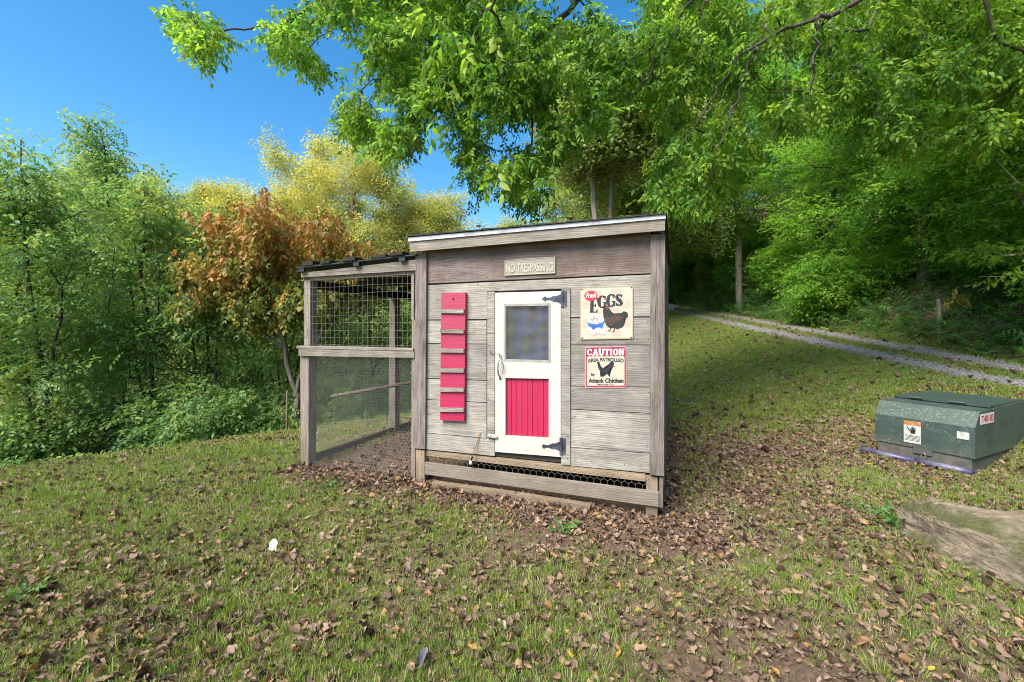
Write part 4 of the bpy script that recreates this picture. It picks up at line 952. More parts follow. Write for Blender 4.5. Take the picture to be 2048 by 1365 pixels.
def deadleaf(L, W, curl, cup, tw, lobes=0):
    nl, nw = 7, 5; V = []
    for i in range(nl):
        t = i/(nl-1); hw = W/2*math.sin(math.pi*min(t*.93+.03, 1))**.75*(1-.25*t)
        if lobes: hw *= 1+.28*math.sin(t*lobes*6.283)
        for j in range(nw):
            s = (j/(nw-1)*2-1); x = s*hw; z = cup*hw*abs(s)**1.6+.004*math.sin(i*2.1+j*1.7)
            y = L*(t-.5); a = curl*(t-.5)
            y2 = math.sin(a)*L/max(abs(curl), .2) if abs(curl) > .2 else y; z2 = z+(1-math.cos(a))*L/max(abs(curl), .2)
            ca, sa = math.cos(tw*(t-.5)), math.sin(tw*(t-.5))
            V.append((x*ca-z2*sa, y2, x*sa+z2*ca))
    Fq = [(i*nw+j, i*nw+j+1, (i+1)*nw+j+1, (i+1)*nw+j) for i in range(nl-1) for j in range(nw-1)]
    V = np.array(V); V[:, 2] -= V[:, 2].min(); b = len(V)
    V = np.concatenate([V, [(-.0012, -L/2, V[2][2]), (.0012, -L/2, V[2][2]), (.0, -L/2-L*.22, V[2][2]+.008)]])
    return V, [np.array(Fq), np.array([(b, b+1, b+2)])]
DL = []
for k in range(9):
    cl, cu, tw_ = [(.4, .2, .3), (2.8, 1.4, 1.5), (-2.0, 1.8, -2.2), (.8, -.5, .9), (1.6, 2.6, .4), (-.6, .9, 1.8), (3.2, .6, -2.6), (.2, .5, -.6), (1.0, .6, .8)][k]
    V, fl = deadleaf([.085, .06, .055, .072, .07, .05, .06, .04, .06][k], [.055, .034, .04, .05, .045, .036, .03, .032, .036][k], cl, cu, tw_, (1.5 if k in (0, 3) else 0))
    DL.append(bpy.data.objects.new('fallen_leaf', mesh_np('fallen_leaf', V, fl, M['dead_yellow'] if k == 8 else M['dead'], True)))
def stone(r):
    bm = bmesh.new(); bmesh.ops.create_icosphere(bm, subdivisions=1, radius=r)
    for v in bm.verts: v.co *= rnd.uniform(.7, 1.2); v.co.z *= .6
    me = bpy.data.meshes.new('gravel_stone'); bm.to_mesh(me); bm.free(); me.materials.append(M['gravel']); return bpy.data.objects.new('gravel_stone', me)
SP['stone'] = [stone(.018), stone(.026), stone(.014)]

_ng = {}
def scatter_group(key, srcs):
    if key in _ng: return _ng[key]
    ng = bpy.data.node_groups.new('scatter_'+key, 'GeometryNodeTree')
    ng.interface.new_socket('Geometry', in_out='INPUT', socket_type='NodeSocketGeometry'); ng.interface.new_socket('Geometry', in_out='OUTPUT', socket_type='NodeSocketGeometry')
    N = ng.nodes; L = ng.links; gi = N.new('NodeGroupInput'); go = N.new('NodeGroupOutput'); iop = N.new('GeometryNodeInstanceOnPoints')
    jn = N.new('GeometryNodeJoinGeometry')
    for s in reversed(srcs):
        s.use_fake_user = True
        oi = N.new('GeometryNodeObjectInfo'); oi.inputs['Object'].default_value = s; oi.inputs['As Instance'].default_value = True; L.new(oi.outputs['Geometry'], jn.inputs[0])
    def attr(nm, ty):
        a = N.new('GeometryNodeInputNamedAttribute'); a.data_type = ty; a.inputs['Name'].default_value = nm; return a.outputs[0]
    L.new(gi.outputs[0], iop.inputs['Points']); L.new(jn.outputs[0], iop.inputs['Instance']); iop.inputs['Pick Instance'].default_value = True
    L.new(attr('pick', 'INT'), iop.inputs['Instance Index']); L.new(attr('rot', 'FLOAT_VECTOR'), iop.inputs['Rotation']); L.new(attr('scl', 'FLOAT'), iop.inputs['Scale'])
    L.new(iop.outputs[0], go.inputs[0]); _ng[key] = ng; return ng
def scatter(name, key, srcs, P, rot, scl, parent=None, pick=None, kind='stuff', rng=RNG):
    me = mesh_np(name, P, []); n = len(P)
    if pick is None: pick = rng.integers(0, len(srcs), n)
    for nm, ty, ar, f in (('rot', 'FLOAT_VECTOR', rot, 'vector'), ('scl', 'FLOAT', scl, 'value'), ('pick', 'INT', pick, 'value')):
        at = me.attributes.new(nm, ty, 'POINT'); at.data.foreach_set(f, np.ascontiguousarray(ar, dtype=np.int32 if ty == 'INT' else np.float32).ravel())
    o = link(name, me, parent); md = o.modifiers.new('scatter', 'NODES'); md.node_group = scatter_group(key, srcs)
    if kind: o['kind'] = kind
    return o

# ------------------------------------------------------------------ tree growing
def smooth_line(pts, k=5):
    P = [np.array(p, float) for p in pts]
    if len(P) < 3: return P
    E = [2*P[0]-P[1]]+P+[2*P[-1]-P[-2]]; out = []
    for i in range(1, len(E)-2):
        a, b, c, d = E[i-1], E[i], E[i+1], E[i+2]
        for j in range(k):
            t = j/k; out.append(.5*((2*b)+(c-a)*t+(2*a-5*b+4*c-d)*t*t+(3*b-a-3*c+d)*t**3))
    return out+[P[-1]]
def resample(pts, step):
    pts = [np.array(p, float) for p in pts]; out = [pts[0]]
    for a, b in zip(pts, pts[1:]):
        n = max(int(np.linalg.norm(b-a)/step), 1)
        for k in range(1, n+1): out.append(a+(b-a)*k/n)
    return out
def grow(limbs, attr, rng, step=.35, up=.5, wob=.12, sag=0.0):
    """limbs: list of (polyline, index of parent node or None) ; attr: leaf-cloud targets"""
    pos = []; par = []; tips = []
    for li, pl_ in enumerate(limbs):
        pts = resample(pl_, step)
        if li == 0: prev = -1
        else:
            d = np.linalg.norm(np.array(pos)-pts[0], axis=1); prev = int(d.argmin()); pts = pts[1:] if d.min() < .05 else pts
        for k, p in enumerate(pts):
            j = rng.normal(0, wob*.18, 3) if k else 0
            pos.append(p+j); par.append(prev); prev = len(pos)-1
        tips.append(prev)
    A = np.array(pos)
    d0 = np.array([np.linalg.norm(A-a, axis=1).min() for a in attr]); order = np.argsort(d0); chains = []
    buf = np.zeros((len(pos)+len(attr)*14, 3)); n = len(pos); buf[:n] = A
    for ai in order:
        a = attr[ai]; dv = buf[:n]-a; d = np.linalg.norm(dv, axis=1); c = d*(1+up*np.clip(dv[:, 2]/np.maximum(d, 1e-3)+.2, 0, 1))
        i = int(c.argmin()); L = d[i]; k = min(max(int(L/step+.5), 1), 13); st = buf[i].copy(); prev = i; ch = []
        mid = (st+a)/2+rng.normal(0, wob*L, 3); mid[2] += (.12-sag)*L
        for q in range(1, k+1):
            t = q/k; p = (1-t)**2*st+2*t*(1-t)*mid+t*t*a+rng.normal(0, .01, 3)
            if n >= len(buf): break
            buf[n] = p; par.append(prev); prev = n; ch.append(n); n += 1
        if ch: chains.append((i, ch))
    P = buf[:n]; par = np.array(par); cnt = np.zeros(n)
    for i, ch in chains: cnt[ch[-1]] += 1
    for t in tips: cnt[t] += 1
    for i in range(n-1, 0, -1):
        if par[i] >= 0: cnt[par[i]] += cnt[i]
    return P, par, cnt, chains
def wood_mesh(name, P, par, cnt, r0, rt, m, par_obj, n=5, pw=.5, minr=0):
    r = rt*np.maximum(cnt, 1)**pw; r = r*min(1, r0/r.max()) if r.max() > r0 else r; r = np.maximum(r, rt*.6)
    sel = np.arange(len(P))[(par >= 0)]
    if minr: sel = sel[r[sel] >= minr]
    pr = par[sel]; V, Fc = seg_mesh(P[pr], P[sel]+(P[sel]-P[pr])*.04, np.minimum(r[pr], r[sel]*1.6), r[sel], n)
    return link(name, mesh_np(name, V, [Fc], m, True), par_obj)
def leaf_points(P, chains, rng, per, jit, frac=.65):
    out = []; dr = []
    for i, ch in chains:
        pts = np.array([P[i]]+[P[c] for c in ch]); k = len(pts)
        t = (1-frac)+frac*rng.random(per); f = t*(k-1); a = np.minimum(f.astype(int), k-2); w_ = (f-a)[:, None]
        q = pts[a]*(1-w_)+pts[a+1]*w_; d = pts[a+1]-pts[a]
        out.append(q+rng.normal(0, jit, (per, 3))); dr.append(d)
    return np.concatenate(out), np.concatenate(dr)
def leaf_rot(D, rng, spread=1.0, pitch=(-.5, .4)):
    az = np.arctan2(D[:, 1], D[:, 0])-math.pi/2+rng.normal(0, spread, len(D))
    return np.stack([rng.uniform(pitch[0], pitch[1], len(D)), rng.normal(0, .35, len(D)), az], -1)
def ellip(c, rad, n, rng, shell=.45, low=-1):
    out = []
    while len(out) < n:
        v = rng.normal(0, 1, 3); v /= np.linalg.norm(v); 
        if v[2] < low: continue
        r = (shell+(1-shell)*rng.random())
        r *= .82+.36*vn(v[0]*2+c[0], v[1]*2+v[2]*3+c[1], 1.0)
        out.append(np.array(c)+v*r*np.array(rad))
    return out
def tree(name, label, cat, group, base, trunk, crowns, kind, seed, r0=.15, rt=.006, bark='bark', per=14, jit=.16, sc=(.8, 1.2), n=5, up=.6, spread=1.1, sag=0., step=.4, leafscale=1.0, srcs=None, minr=0, pitch=(-.5, .4)):
    """base: x,y ; trunk: offsets ; crowns: list of (centre offset, radii, number of leaf clouds)"""
    rng = np.random.default_rng(seed); bz = hz(*base); e = empty(name, (base[0], base[1], bz), 0, label, cat, group)
    att = []
    for c, rad, k in crowns: att += ellip(c, rad, k, rng)
    limbs = trunk if isinstance(trunk[0][0], (tuple, list, np.ndarray)) else [trunk]
    limbs = [[(p[0], p[1], p[2]) for p in L] for L in limbs]; limbs[0][0] = (limbs[0][0][0], limbs[0][0][1], -.3)
    P, par, cnt, ch = grow(limbs, att, rng, step, up, .12, sag)
    wood_mesh('trunk', P, par, cnt, r0, rt, M[bark], e, n, minr=minr)
    lp, dr = leaf_points(P, ch, rng, per, jit); 
    scatter('crown', kind, srcs or SP[kind], lp, leaf_rot(dr, rng, spread, pitch), rng.uniform(*sc, len(lp))*leafscale, e, rng=rng)
    return e

# overhanging tree: trunk right of the frame, boughs reach over the coop
def W3(px, py, Z): return (((px-CX)/F)*Z, Z, HC+(HY-py)/F*Z)
rng = np.random.default_rng(21)
bx, by = 6.6, 3.6; bz = hz(bx, by)
ot = empty('overhanging_tree', (bx, by, bz), 0, 'large tree whose leafy green boughs hang over the coop from the right', 'tree')
loc = lambda p: (p[0]-bx, p[1]-by, p[2]-bz)
trunk = [(0, 0, -.3), (-.05, .05, 2.2), (-.2, .1, 4), (-.5, .3, 5.6), (-.9, .5, 8)]
limbs = [trunk]
t4 = (-.2, .1, 4); t5 = (-.5, .3, 5.6); t6 = (-.7, .4, 6.8)
for st, pts in ((t4, [(1900, -150, 4.3), (1710, 0, 4.6), (1612, 42, 4.7), (1510, 88, 4.8), (1440, 170, 4.95), (1375, 280, 5.1), (1330, 370, 5.2)]),
                (t5, [(1900, -420, 4.3), (1560, -230, 4.6), (1385, 0, 4.9), (1335, 90, 5.0), (1290, 165, 5.1), (1225, 228, 5.2), (1140, 255, 5.3)]),
                (t6, [(1700, -520, 4.4), (1380, -230, 4.9), (1160, 0, 5.2), (1090, 60, 5.3), (1040, 112, 5.4), (960, 175, 5.55), (850, 205, 5.8)]),
                (t6, [(1500, -560, 4.6), (1000, -260, 5.2), (760, -60, 5.5), (640, 5, 5.6), (570, 45, 5.8), (500, 55, 5.9), (430, 70, 6.0)]),
                (t6, [(1300, -560, 4.8), (900, -200, 5.6), (700, 0, 5.8), (660, 50, 5.9), (622, 98, 6.0)]),
                (t5, [(1800, -300, 5.4), (1500, -100, 6.1), (1380, 60, 6.4), (1300, 160, 6.6), (1190, 260, 6.8)]),
                (t6, [(1250, -420, 4.0), (1120, -160, 4.0), (1010, -30, 4.1), (960, 30, 4.2)])):
    limbs.append(smooth_line([st]+[loc(W3(*p)) for p in pts]))
rawl = limbs
for a_, pts in ((limbs[1][20], [(1500, 120, 4.85), (1470, 220, 4.9), (1430, 320, 5.0), (1405, 400, 5.1)]), (limbs[1][17], [(1575, 120, 4.8), (1560, 230, 4.85), (1520, 330, 4.9), (1490, 400, 5)]), (limbs[1][14], [(1632, 110, 4.7), (1618, 200, 4.8), (1585, 290, 4.85)]), (limbs[1][12], [(1660, 70, 4.6), (1655, 170, 4.7)]), (limbs[2][18], [(1300, 110, 5.1), (1325, 190, 5.15), (1340, 270, 5.2)]), (limbs[2][14], [(1400, 60, 4.9), (1375, 150, 5.0), (1350, 210, 5.0)]),
                (limbs[3][20], [(1078, 110, 5.4), (1066, 210, 5.45), (1058, 300, 5.5), (1040, 370, 5.5)]), (limbs[3][26], [(1012, 180, 5.5), (1018, 240, 5.5), (1032, 285, 5.6)])):
    limbs.append(smooth_line([a_]+[loc(W3(*p)) for p in pts]))
lowx = [330, 400, 450, 520, 560, 600, 640, 700, 760, 830, 860, 905, 925, 955, 1000, 1100, 1200, 1330, 1500, 1700, 2300]
lowy = [40, 100, 150, 190, 185, 250, 265, 290, 335, 290, 215, 190, 300, 385, 400, 425, 440, 445, 380, 300, 260]
att = []
while len(att) < 2000:
    px = 330+(2150-330)*rng.random()**.95; lo = np.interp(px, lowx, lowy)-8; py = -330+(lo+330)*rng.random()**.8
    if px < 560 and rng.random() < .25 and py > -30: continue
    if 1145 < px < 1245 and py > 250: continue
    if py < -60 and rng.random() < .45: continue
    if px < 600 and py < -120: continue
    # gaps of sky
    if vn(px, py, 1/70., 3) < .36+.13*(px < 1300): continue
    Z = rng.uniform(4.6, 7.2) if px < 1300 else rng.uniform(4.8, 8.5)
    att.append(np.array(loc(W3(px, py, Z))))
for k in range(60):
    att.append(np.array((rng.normal(-.5, 2.0), rng.normal(-1.4, 1.8), rng.uniform(4.5, 8.5))))
P, par, cnt, ch = grow(limbs, att, rng, .22, .0, .10, .12)
wood_mesh('trunk', P, par, cnt, .24, .0032, M['bark_dark'], ot, 6, .41)
lp, dr = leaf_points(P, ch, rng, 13, .09, .8)
rt_ = leaf_rot(dr, rng, .9, (-1.1, .35)); pick = rng.integers(0, 4, len(lp))
scatter('crown', 'canopy', SP['canopy'], lp, rt_, rng.uniform(.65, 1.12, len(lp)), ot, pick)
# a few big near leaves
nb = []
for px, py in [(900, 70), (925, 110), (880, 30), (950, 50), (915, 150), (860, 90), (1000, 330), (985, 350), (890, 240), (1030, 20)]:
    for k in range(2): nb.append(np.array(loc(W3(px+rng.normal(0, 14), py+rng.normal(0, 12), rng.uniform(3.9, 4.4)))))
nb = np.array(nb); scatter('low_leaves', 'canopy_big', SP['canopy_big'], nb, leaf_rot(rng.normal(0, 1, nb.shape), rng, 1, (-1.2, -.4)), rng.uniform(.8, 1.1, len(nb)), ot)

# dogwood behind the run
tree('dogwood_tree', 'copper red leaved dogwood behind the chicken run', 'tree', None, (-3.45, 7.1),
     [[(0, 0, 0), (-.15, .0, .7), (-.35, .05, 1.5), (-.5, .1, 2.2), (-.7, .1, 2.9)], [(-.15, .0, .7), (.05, .05, 1.3), (.3, .1, 2.0), (.5, .2, 2.6)], [(-.35, .05, 1.5), (-.9, .0, 1.9), (-1.5, -.1, 2.3)]],
     [((-.35, .1, 3.45), (1.25, 1.1, .42), 74), ((.75, .2, 3.0), (1.1, .9, .40), 50), ((-1.25, 0, 2.85), (1.05, .8, .35), 46), ((-1.0, 0, 2.2), (1.3, .8, .22), 30), ((.3, 0, 2.4), (1.2, .8, .25), 24)], 'dog', 5, .05, .0038, 'bark', 15, .12, (.65, 1.05), 6, .7, 1.3, step=.25, pitch=(-.9, .1))
# left thicket
thick = [(-8.0, 6.3, 4.3, 1), (-6.6, 6.0, 4.1, 1), (-6.1, 7.2, 4.1, 1), (-7.5, 8.2, 5.5, .8), (-8.8, 8.9, 4.9, 1), (-5.2, 7.4, 3.5, 1), (-4.7, 8.9, 3.4, 1), (-10.6, 8.5, 5.1, 1), (-3.2, 9.6, 3.0, 1), (-5.9, 10.6, 4.0, 1), (-1.9, 10.4, 3.0, 1), (-8.2, 11.8, 5.0, 1), (-9.6, 6.6, 4.6, 1)]
words = ['slender tree cut by the left border of the picture', 'twin stemmed young tree near the left edge of the lawn', 'young tree with drooping compound leaves right of the pointed sapling', 'tallest pointed young tree of the left thicket', 'open topped sapling between the left border and the pointed sapling', 'bushy young tree just left of the dogwood', 'green young tree behind the dogwood crown', 'tall tree behind the left border tree', 'low green tree seen through the wire of the run', 'dense tree behind the dogwood, further off', 'leafy tree seen at the back right of the run', 'rear tree deep in the thicket left of the dogwood', 'leafy tree just outside the left border']
for k, (x, y, h, wd) in enumerate(thick):
    rg = random.Random(k+40); l1, l2 = rg.uniform(-.4, .4), rg.uniform(-.3, .3); g0 = hz(x, y); h2 = h-g0
    cr = [((l1, l2, h2*.60), (.95*wd, .9, h2*.26), 50), ((l1*1.3, l2, h2*.86), (.42*wd, .4, h2*.15), 20), ((0, 0, h2*.30), (1.0, .9, h2*.2), 26)]
    a1, a2 = rg.uniform(-.6, -.2), rg.uniform(.2, .6)
    tree('young_tree', words[k], 'tree', 'young trees of the left thicket', (x, y), [[(0, 0, 0), (rg.uniform(-.1, .1), 0, h2*.3), (l1*.6, l2*.6, h2*.6), (l1*1.2, l2, h2*.97)], [(0, 0, h2*.08), (a1*.6, .1, h2*.35), (a1, .1, h2*.72)], [(0, 0, h2*.12), (a2*.5, -.1, h2*.4), (a2, -.1, h2*.66)]],
         cr, 'left', 100+k, .065, .0045, 'bark_dark', 15, .17, (.7, 1.2), 5, .7, 1.2, step=.35)
# sunlit bushes lower down behind the thicket
bw = ['far left', 'left of the pointed sapling', 'right of the pointed sapling', 'left of the dogwood', 'behind the dogwood trunk', 'behind the run', 'right behind the run post', 'at the deep left border']
for k, (x, y, t) in enumerate([(-15.5, 15, 4.2), (-12.2, 15.5, 4.2), (-9.6, 14.5, 3.6), (-7.2, 15.5, 3.4), (-5.0, 14.5, 3.0), (-3.6, 14, 2.4), (-1.6, 15, 2.6), (-18.5, 15, 4.6)]):
    g0 = hz(x, y); H_ = t-g0
    tree('sunlit_bush', 'pale sunlit bush beyond the thicket, '+bw[k], 'bush', 'sunlit bushes beyond the thicket', (x, y), [(0, 0, 0), (.1, 0, H_*.4), (0, 0, H_*.85)], [((0, 0, H_*.62), (1.7, 1.3, H_*.36), 90), ((0, 0, H_*.25), (1.7, 1.3, H_*.25), 50)], 'far', 620+k, .06, .006, 'bark', 10, .3, (.45, .7), 4, .6, 1.5, step=.6)
# understorey shrubs of the left thicket
sw = ['at the left end of the lawn edge', 'second from the left along the lawn edge', 'beneath the twin stemmed tree', 'under the pointed sapling', 'in the middle of the lawn edge', 'left of the dogwood trunk', 'under the dogwood', 'behind the run post', 'seen low through the run netting', 'far behind the run netting', 'behind the left border trees', 'low in the thicket gap', 'in the deep shade left', 'behind the middle saplings', 'between two dark stems', 'back row behind the dogwood', 'far left in the back row', 'behind the coop at the left']
pts = [(-7.6, 5.3), (-6.7, 5.7), (-6.4, 6.6), (-5.3, 6.6), (-4.7, 6.5), (-4.1, 7.3), (-3.2, 7.9), (-2.3, 8.6), (-1.5, 9.2), (-.7, 10.0)]
for k, (x, y) in enumerate(pts):
    rg = random.Random(k+9); h = rg.uniform(.7, 1.2)-hz(x, y)*.35
    tree('shrub', 'leafy green shrub '+sw[k], 'shrub', 'shrubs along the left lawn edge', (x, y), [(0, 0, 0), (rg.uniform(-.2, .2), 0, h*.5), (rg.uniform(-.3, .3), 0, h*.85)],
         [((0, 0, h*.55), (.7, .65, h*.45), 34)], 'left', 300+k, .02, .003, 'bark_dark', 16, .15, (.7, 1.15), 4, .5, 1.3, step=.3)
# thin pole near the dogwood
x, y = W3(573, 860, 6.2)[:2]; bm = bmesh.new(); tube(bm, [(x, y, hz(x, y)-.1), (x+.01, y, hz(x, y)+.62)], .014, 8)
tag(bmobj('stake', bm, M['post_pale']), 'thin pale stake standing on the lawn edge left of the run', 'stake')
# yellowing woods beyond
ylist = [(-10.9, 29, 15.6, 5.6, 'yellow', 'large yellowing tree above the run roof'), (-5.9, 31, 11.6, 3.4, 'yellow', 'yellow tree right of the large yellowing tree'), (-15.8, 33, 12.5, 3.4, 'far', 'pale green tree left of the large yellowing tree'),
         (-22.8, 34, 13.0, 2.6, 'yellow', 'small round yellow treetop above the dogwood'), (-27.0, 33, 12.8, 3.4, 'yellow', 'golden treetop left of the dogwood'), (-30.5, 32, 14.3, 3.8, 'far', 'pale green treetop behind the pointed sapling'),
         (-38, 34, 13, 4.5, 'far', 'far green treetop at the left'), (-2.6, 36, 9.3, 3.0, 'far', 'low pale treetop left of the coop roof'), (-.3, 42, 12.0, 3.0, 'yellow', 'far yellow treetop just above the coop roof'), (-44, 30, 12, 4.5, 'far', 'far green treetop behind the left border'), (-19.5, 37, 11, 4.0, 'far', 'hazy treetop between the yellowing trees')]
for k, (x, y, h, r, kd, lab) in enumerate(ylist):
    g0 = hz(x, y); H_ = h-g0
    tree('far_tree', lab, 'tree', 'sunlit trees beyond the thicket', (x, y), [(0, 0, 0), (.2, 0, H_*.4), (0, 0, H_*.9)], [((0, 0, H_-r*1.25), (r, r, r*1.3), 170), ((0, 0, H_-r*2.6), (r*1.05, r, r*1.1), 80)], kd, 500+k, .3, .02, 'bark_pale', 14, .42, (.8, 1.2), 4, .6, 1.5, step=1.0, minr=.03)
# trees beyond the coop and up the wooded hill
F_ = [(3.0, 14.5, 11.0, 3.0, .20, 'pale', 'canopylit', 'twin stemmed tree directly behind the coop roof'),
      (6.0, 19, 12.0, 3.4, .2, 'pale', 'far2', 'tall pale green tree left of the track bend'),
      (10.9, 20.5, 13, 3.4, .24, 'pale', 'forest', 'pale trunked tree standing beside the track'),
      (12.0, 12.5, 12, 3.4, .16, '', 'forest', 'tree on the bank with low spreading green boughs'),
      (14.0, 13.8, 15, 3.6, .36, 'pale', 'forest', 'thick pale trunked tree up the right slope'),
      (11.6, 9.3, 9, 2.8, .10, '', 'forest', 'slim tree on the right bank behind the cabinet'),
      (13.5, 10.0, 11, 3.2, .16, '', 'forest', 'leaning tree at the right border of the wood'),
      (12.6, 17.0, 13, 3.4, .18, '', 'forest', 'dark green tree between the two pale trunks'),
      (9.0, 26, 13, 3.6, .2, 'pale', 'far2', 'sunlit tree where the track disappears'),
      (13.0, 26, 14, 3.8, .22, '', 'forest', 'tall tree above the track bend'),
      (17.0, 18, 15, 4.0, .25, '', 'forest', 'high tree on the ridge at the right'),
      (17.5, 24, 14, 4.0, .25, '', 'forest', 'tree on the ridge behind the pale trunk'),
      (16.0, 9.0, 13, 3.8, .22, '', 'forest', 'tree beyond the right border, high on the slope'),
      (2.5, 24, 9.5, 3.2, .2, 'pale', 'far2', 'pale green tree seen past the coop roof'),
      (14.0, 4.0, 13, 4.0, .22, '', 'forest', 'unseen tree added for shading on the slope just outside the right border'),  # this and the next three stand out of view, added to block sunlight
      (12.5, -.5, 12, 4.0, .22, '', 'forest', 'unseen tree added for shading on the slope near the camera side'),
      (16.5, -3.5, 13, 4.2, .22, '', 'forest', 'unseen tall tree added for shading on the slope behind the viewer'),
      (18, 2.5, 13, 4.2, .22, '', 'forest', 'unseen tall tree added for shading high on the near slope'),
      (21, 10, 14, 4.6, .22, '', 'forest', 'ridge tree far up the right slope'),
      (6.5, 31, 12, 4.0, .22, 'pale', 'far2', 'far sunlit tree beyond the track'),
      (12.5, 33, 9, 3.6, .2, '', 'forest', 'tree closing the view at the far end of the track'),
      (8.5, 38, 10, 4.0, .2, '', 'far2', 'bright tree behind the far end of the track'),
      (16, 32, 12, 4.2, .2, '', 'forest', 'dark tree right of the far end of the track'),
      (22, 30, 15, 4.6, .25, '', 'forest', 'furthest ridge tree on the right')]
SP['far2'] = SP['forest_lit'] = [bunch(M['leaf_far'], 24, .38, .075, .13) for k in range(3)]
for k, (x, y, h, r, r0, bk, kd, lab) in enumerate(F_):
    rg = random.Random(k+77); ln = rg.uniform(-.5, .5)
    H_ = h
    low = (kd == 'forest')
    cr = [((ln, 0, H_*.72), (r, r, H_*.27), 120), ((ln*.5, 0, H_*.42), (r*1.05, r*1.05, H_*.16), 80)]
    if low and k not in (2,): cr.append(((0, -.3, H_*.2), (r*.95, r*.9, H_*.10), 55))
    if k == 0: cr = [((.2, 0, H_*.80), (2.8, 2.8, H_*.2), 130)]
    tk = [(0, 0, 0), (rg.uniform(-.15, .15), 0, H_*.3), (ln*.6, 0, H_*.6), (ln, 0, H_*.95)]
    if k == 0: tk = [[(0, 0, 0), (.05, 0, 2.0), (-.1, 0, 4.6), (-.35, 0, 7), (-.5, 0, 10)], [(.05, 0, 2.0), (.3, .1, 4.4), (.45, .1, 7), (.9, 0, 9.5)]]
    key = {'forest': 'forest', 'far2': 'far2', 'canopylit': 'far2'}[kd]
    srcs = SP['forest']+SP['forest_b'] if key == 'forest' else SP['far2']
    tree('woodland_tree', lab, 'tree', 'trees of the wooded hillside', (x, y), tk, cr, key, 700+k, r0, .011, 'bark_pale' if bk else 'bark', 17, .30, (.9, 1.35), 6, .6, 1.5, step=.6, srcs=srcs, minr=.012, pitch=(-.35, .3))
# understorey along the bank
rg = random.Random(5); ub = []
while len(ub) < 40:
    y = rg.uniform(4.5, 33); x = float(XR(y))+rg.uniform(2.6, 6.0)
    if any((x-a)**2+(y-b)**2 < 1.3 for a, b, c in ub): continue
    ub.append((x, y, rg.uniform(.8, 2.4)))
ub.sort(key=lambda t: math.atan2(t[0], t[1]))
PL = ['where the track disappears behind the coop', 'above the track bend, left of the pale trunk', 'beside the pale trunk by the track', 'a little right of the pale trunk', 'midway between the pale trunk and the bare snag', 'left of the bare snag', 'around the bare snag', 'between the snag and the right border', 'at the right border of the picture', 'just outside the right border']
for k, (x, y, h) in enumerate(ub):
    side = ['low spreading', 'upright', 'dense dark', 'loose light green'][k % 4]; row = 'close to the track' if x-float(XR(y)) < 3.8 else 'higher on the slope'
    tree('bank_shrub', '%s hillside shrub %s' % (side, PL[k//4]), 'shrub', 'shrubs on the wooded bank', (x, y), [(0, 0, 0), (0, 0, h*.5), (rg.uniform(-.3, .3), 0, h*.9)],
         [((0, 0, h*.5), (1.15, 1.0, h*.5), 60)], 'shrub' if k % 3 else 'forest', 900+k, .03, .004, 'bark', 13, .16, (.8, 1.3), 4, .5, 1.4, step=.35, srcs=(SP['shrub'] if k % 3 else SP['forest']+SP['forest_b']))
for k, (px, py, Z, w2, h2, lab) in enumerate([(1378, 600, 29, 1.7, 2.6, 'grey green bush at the left of the pale trunk by the track'), (1425, 590, 25.5, 1.1, 2.4, 'soft grey green bush just left of the pale trunk'), (1575, 600, 18, 1.3, 2.4, 'yellow green bush right of the pale trunk'), (1660, 640, 14.5, 1.5, 2.0, 'yellow green bush on the bank in the middle of the wood edge'), (1398, 520, 32, 2.2, 5.0, 'bright young tree crown behind the grey green bushes')]):
    x = (px-CX)/F*Z
    tree('bank_bush', lab, 'bush', None, (x, Z), [(0, 0, 0), (0, 0, h2*.5), (.1, 0, h2*.9)], [((0, 0, h2*.5), (w2, w2*.9, h2*.5), 90)], 'left' if k < 2 else 'forest', 950+k, .04, .004, 'bark', 18, .18, (.9, 1.4), 4, .5, 1.4, step=.4, srcs=(SP['left'] if k < 2 else SP['forest']+SP['forest_b']))
# slim sapling with broad bright leaves at the right border, dead stump and wilted plant
tree('sapling', 'slim sapling with bright broad leaves at the right border', 'sapling', None, (10.6, 8.3), [[(0, 0, 0), (-.1, 0, 1.2), (-.5, 0, 2.4), (-1.2, 0, 3.6)], [(-.1, 0, 1.2), (-.8, -.2, 1.7), (-1.7, -.3, 1.6)]],
     [((-1.4, -.2, 1.75), (.75, .4, .12), 12), ((-1.0, -.3, 1.25), (.7, .4, .12), 10), ((-.9, 0, 3.2), (.8, .6, .5), 14)], 'canopy_big', 77, .035, .006, 'bark_pale', 5, .08, (.8, 1.1), 5, srcs=SP['canopy_big'])
x, y, _z = W3(1878, 590, 10.6); z = hz(x, y); bm = bmesh.new(); tube(bm, [(x, y, z-.2), (x+.01, y, z+.35), (x, y, z+.8)], [.055, .05, .045], 8); tag(bmobj('snag_post', bm, M['bark_pale'], smooth=True), 'short bare snag standing in the undergrowth at the right', 'stump')
tree('wilted_plant', 'yellow wilted plant beside the bare snag', 'plant', None, (x+.25, y-.1), [(0, 0, 0), (0, 0, .5), (.2, 0, .9)], [((.15, 0, .6), (.16, .12, .35), 9)], 'wilt', 78, .012, .004, 'bark', 5, .05, (.8, 1.1), 4)

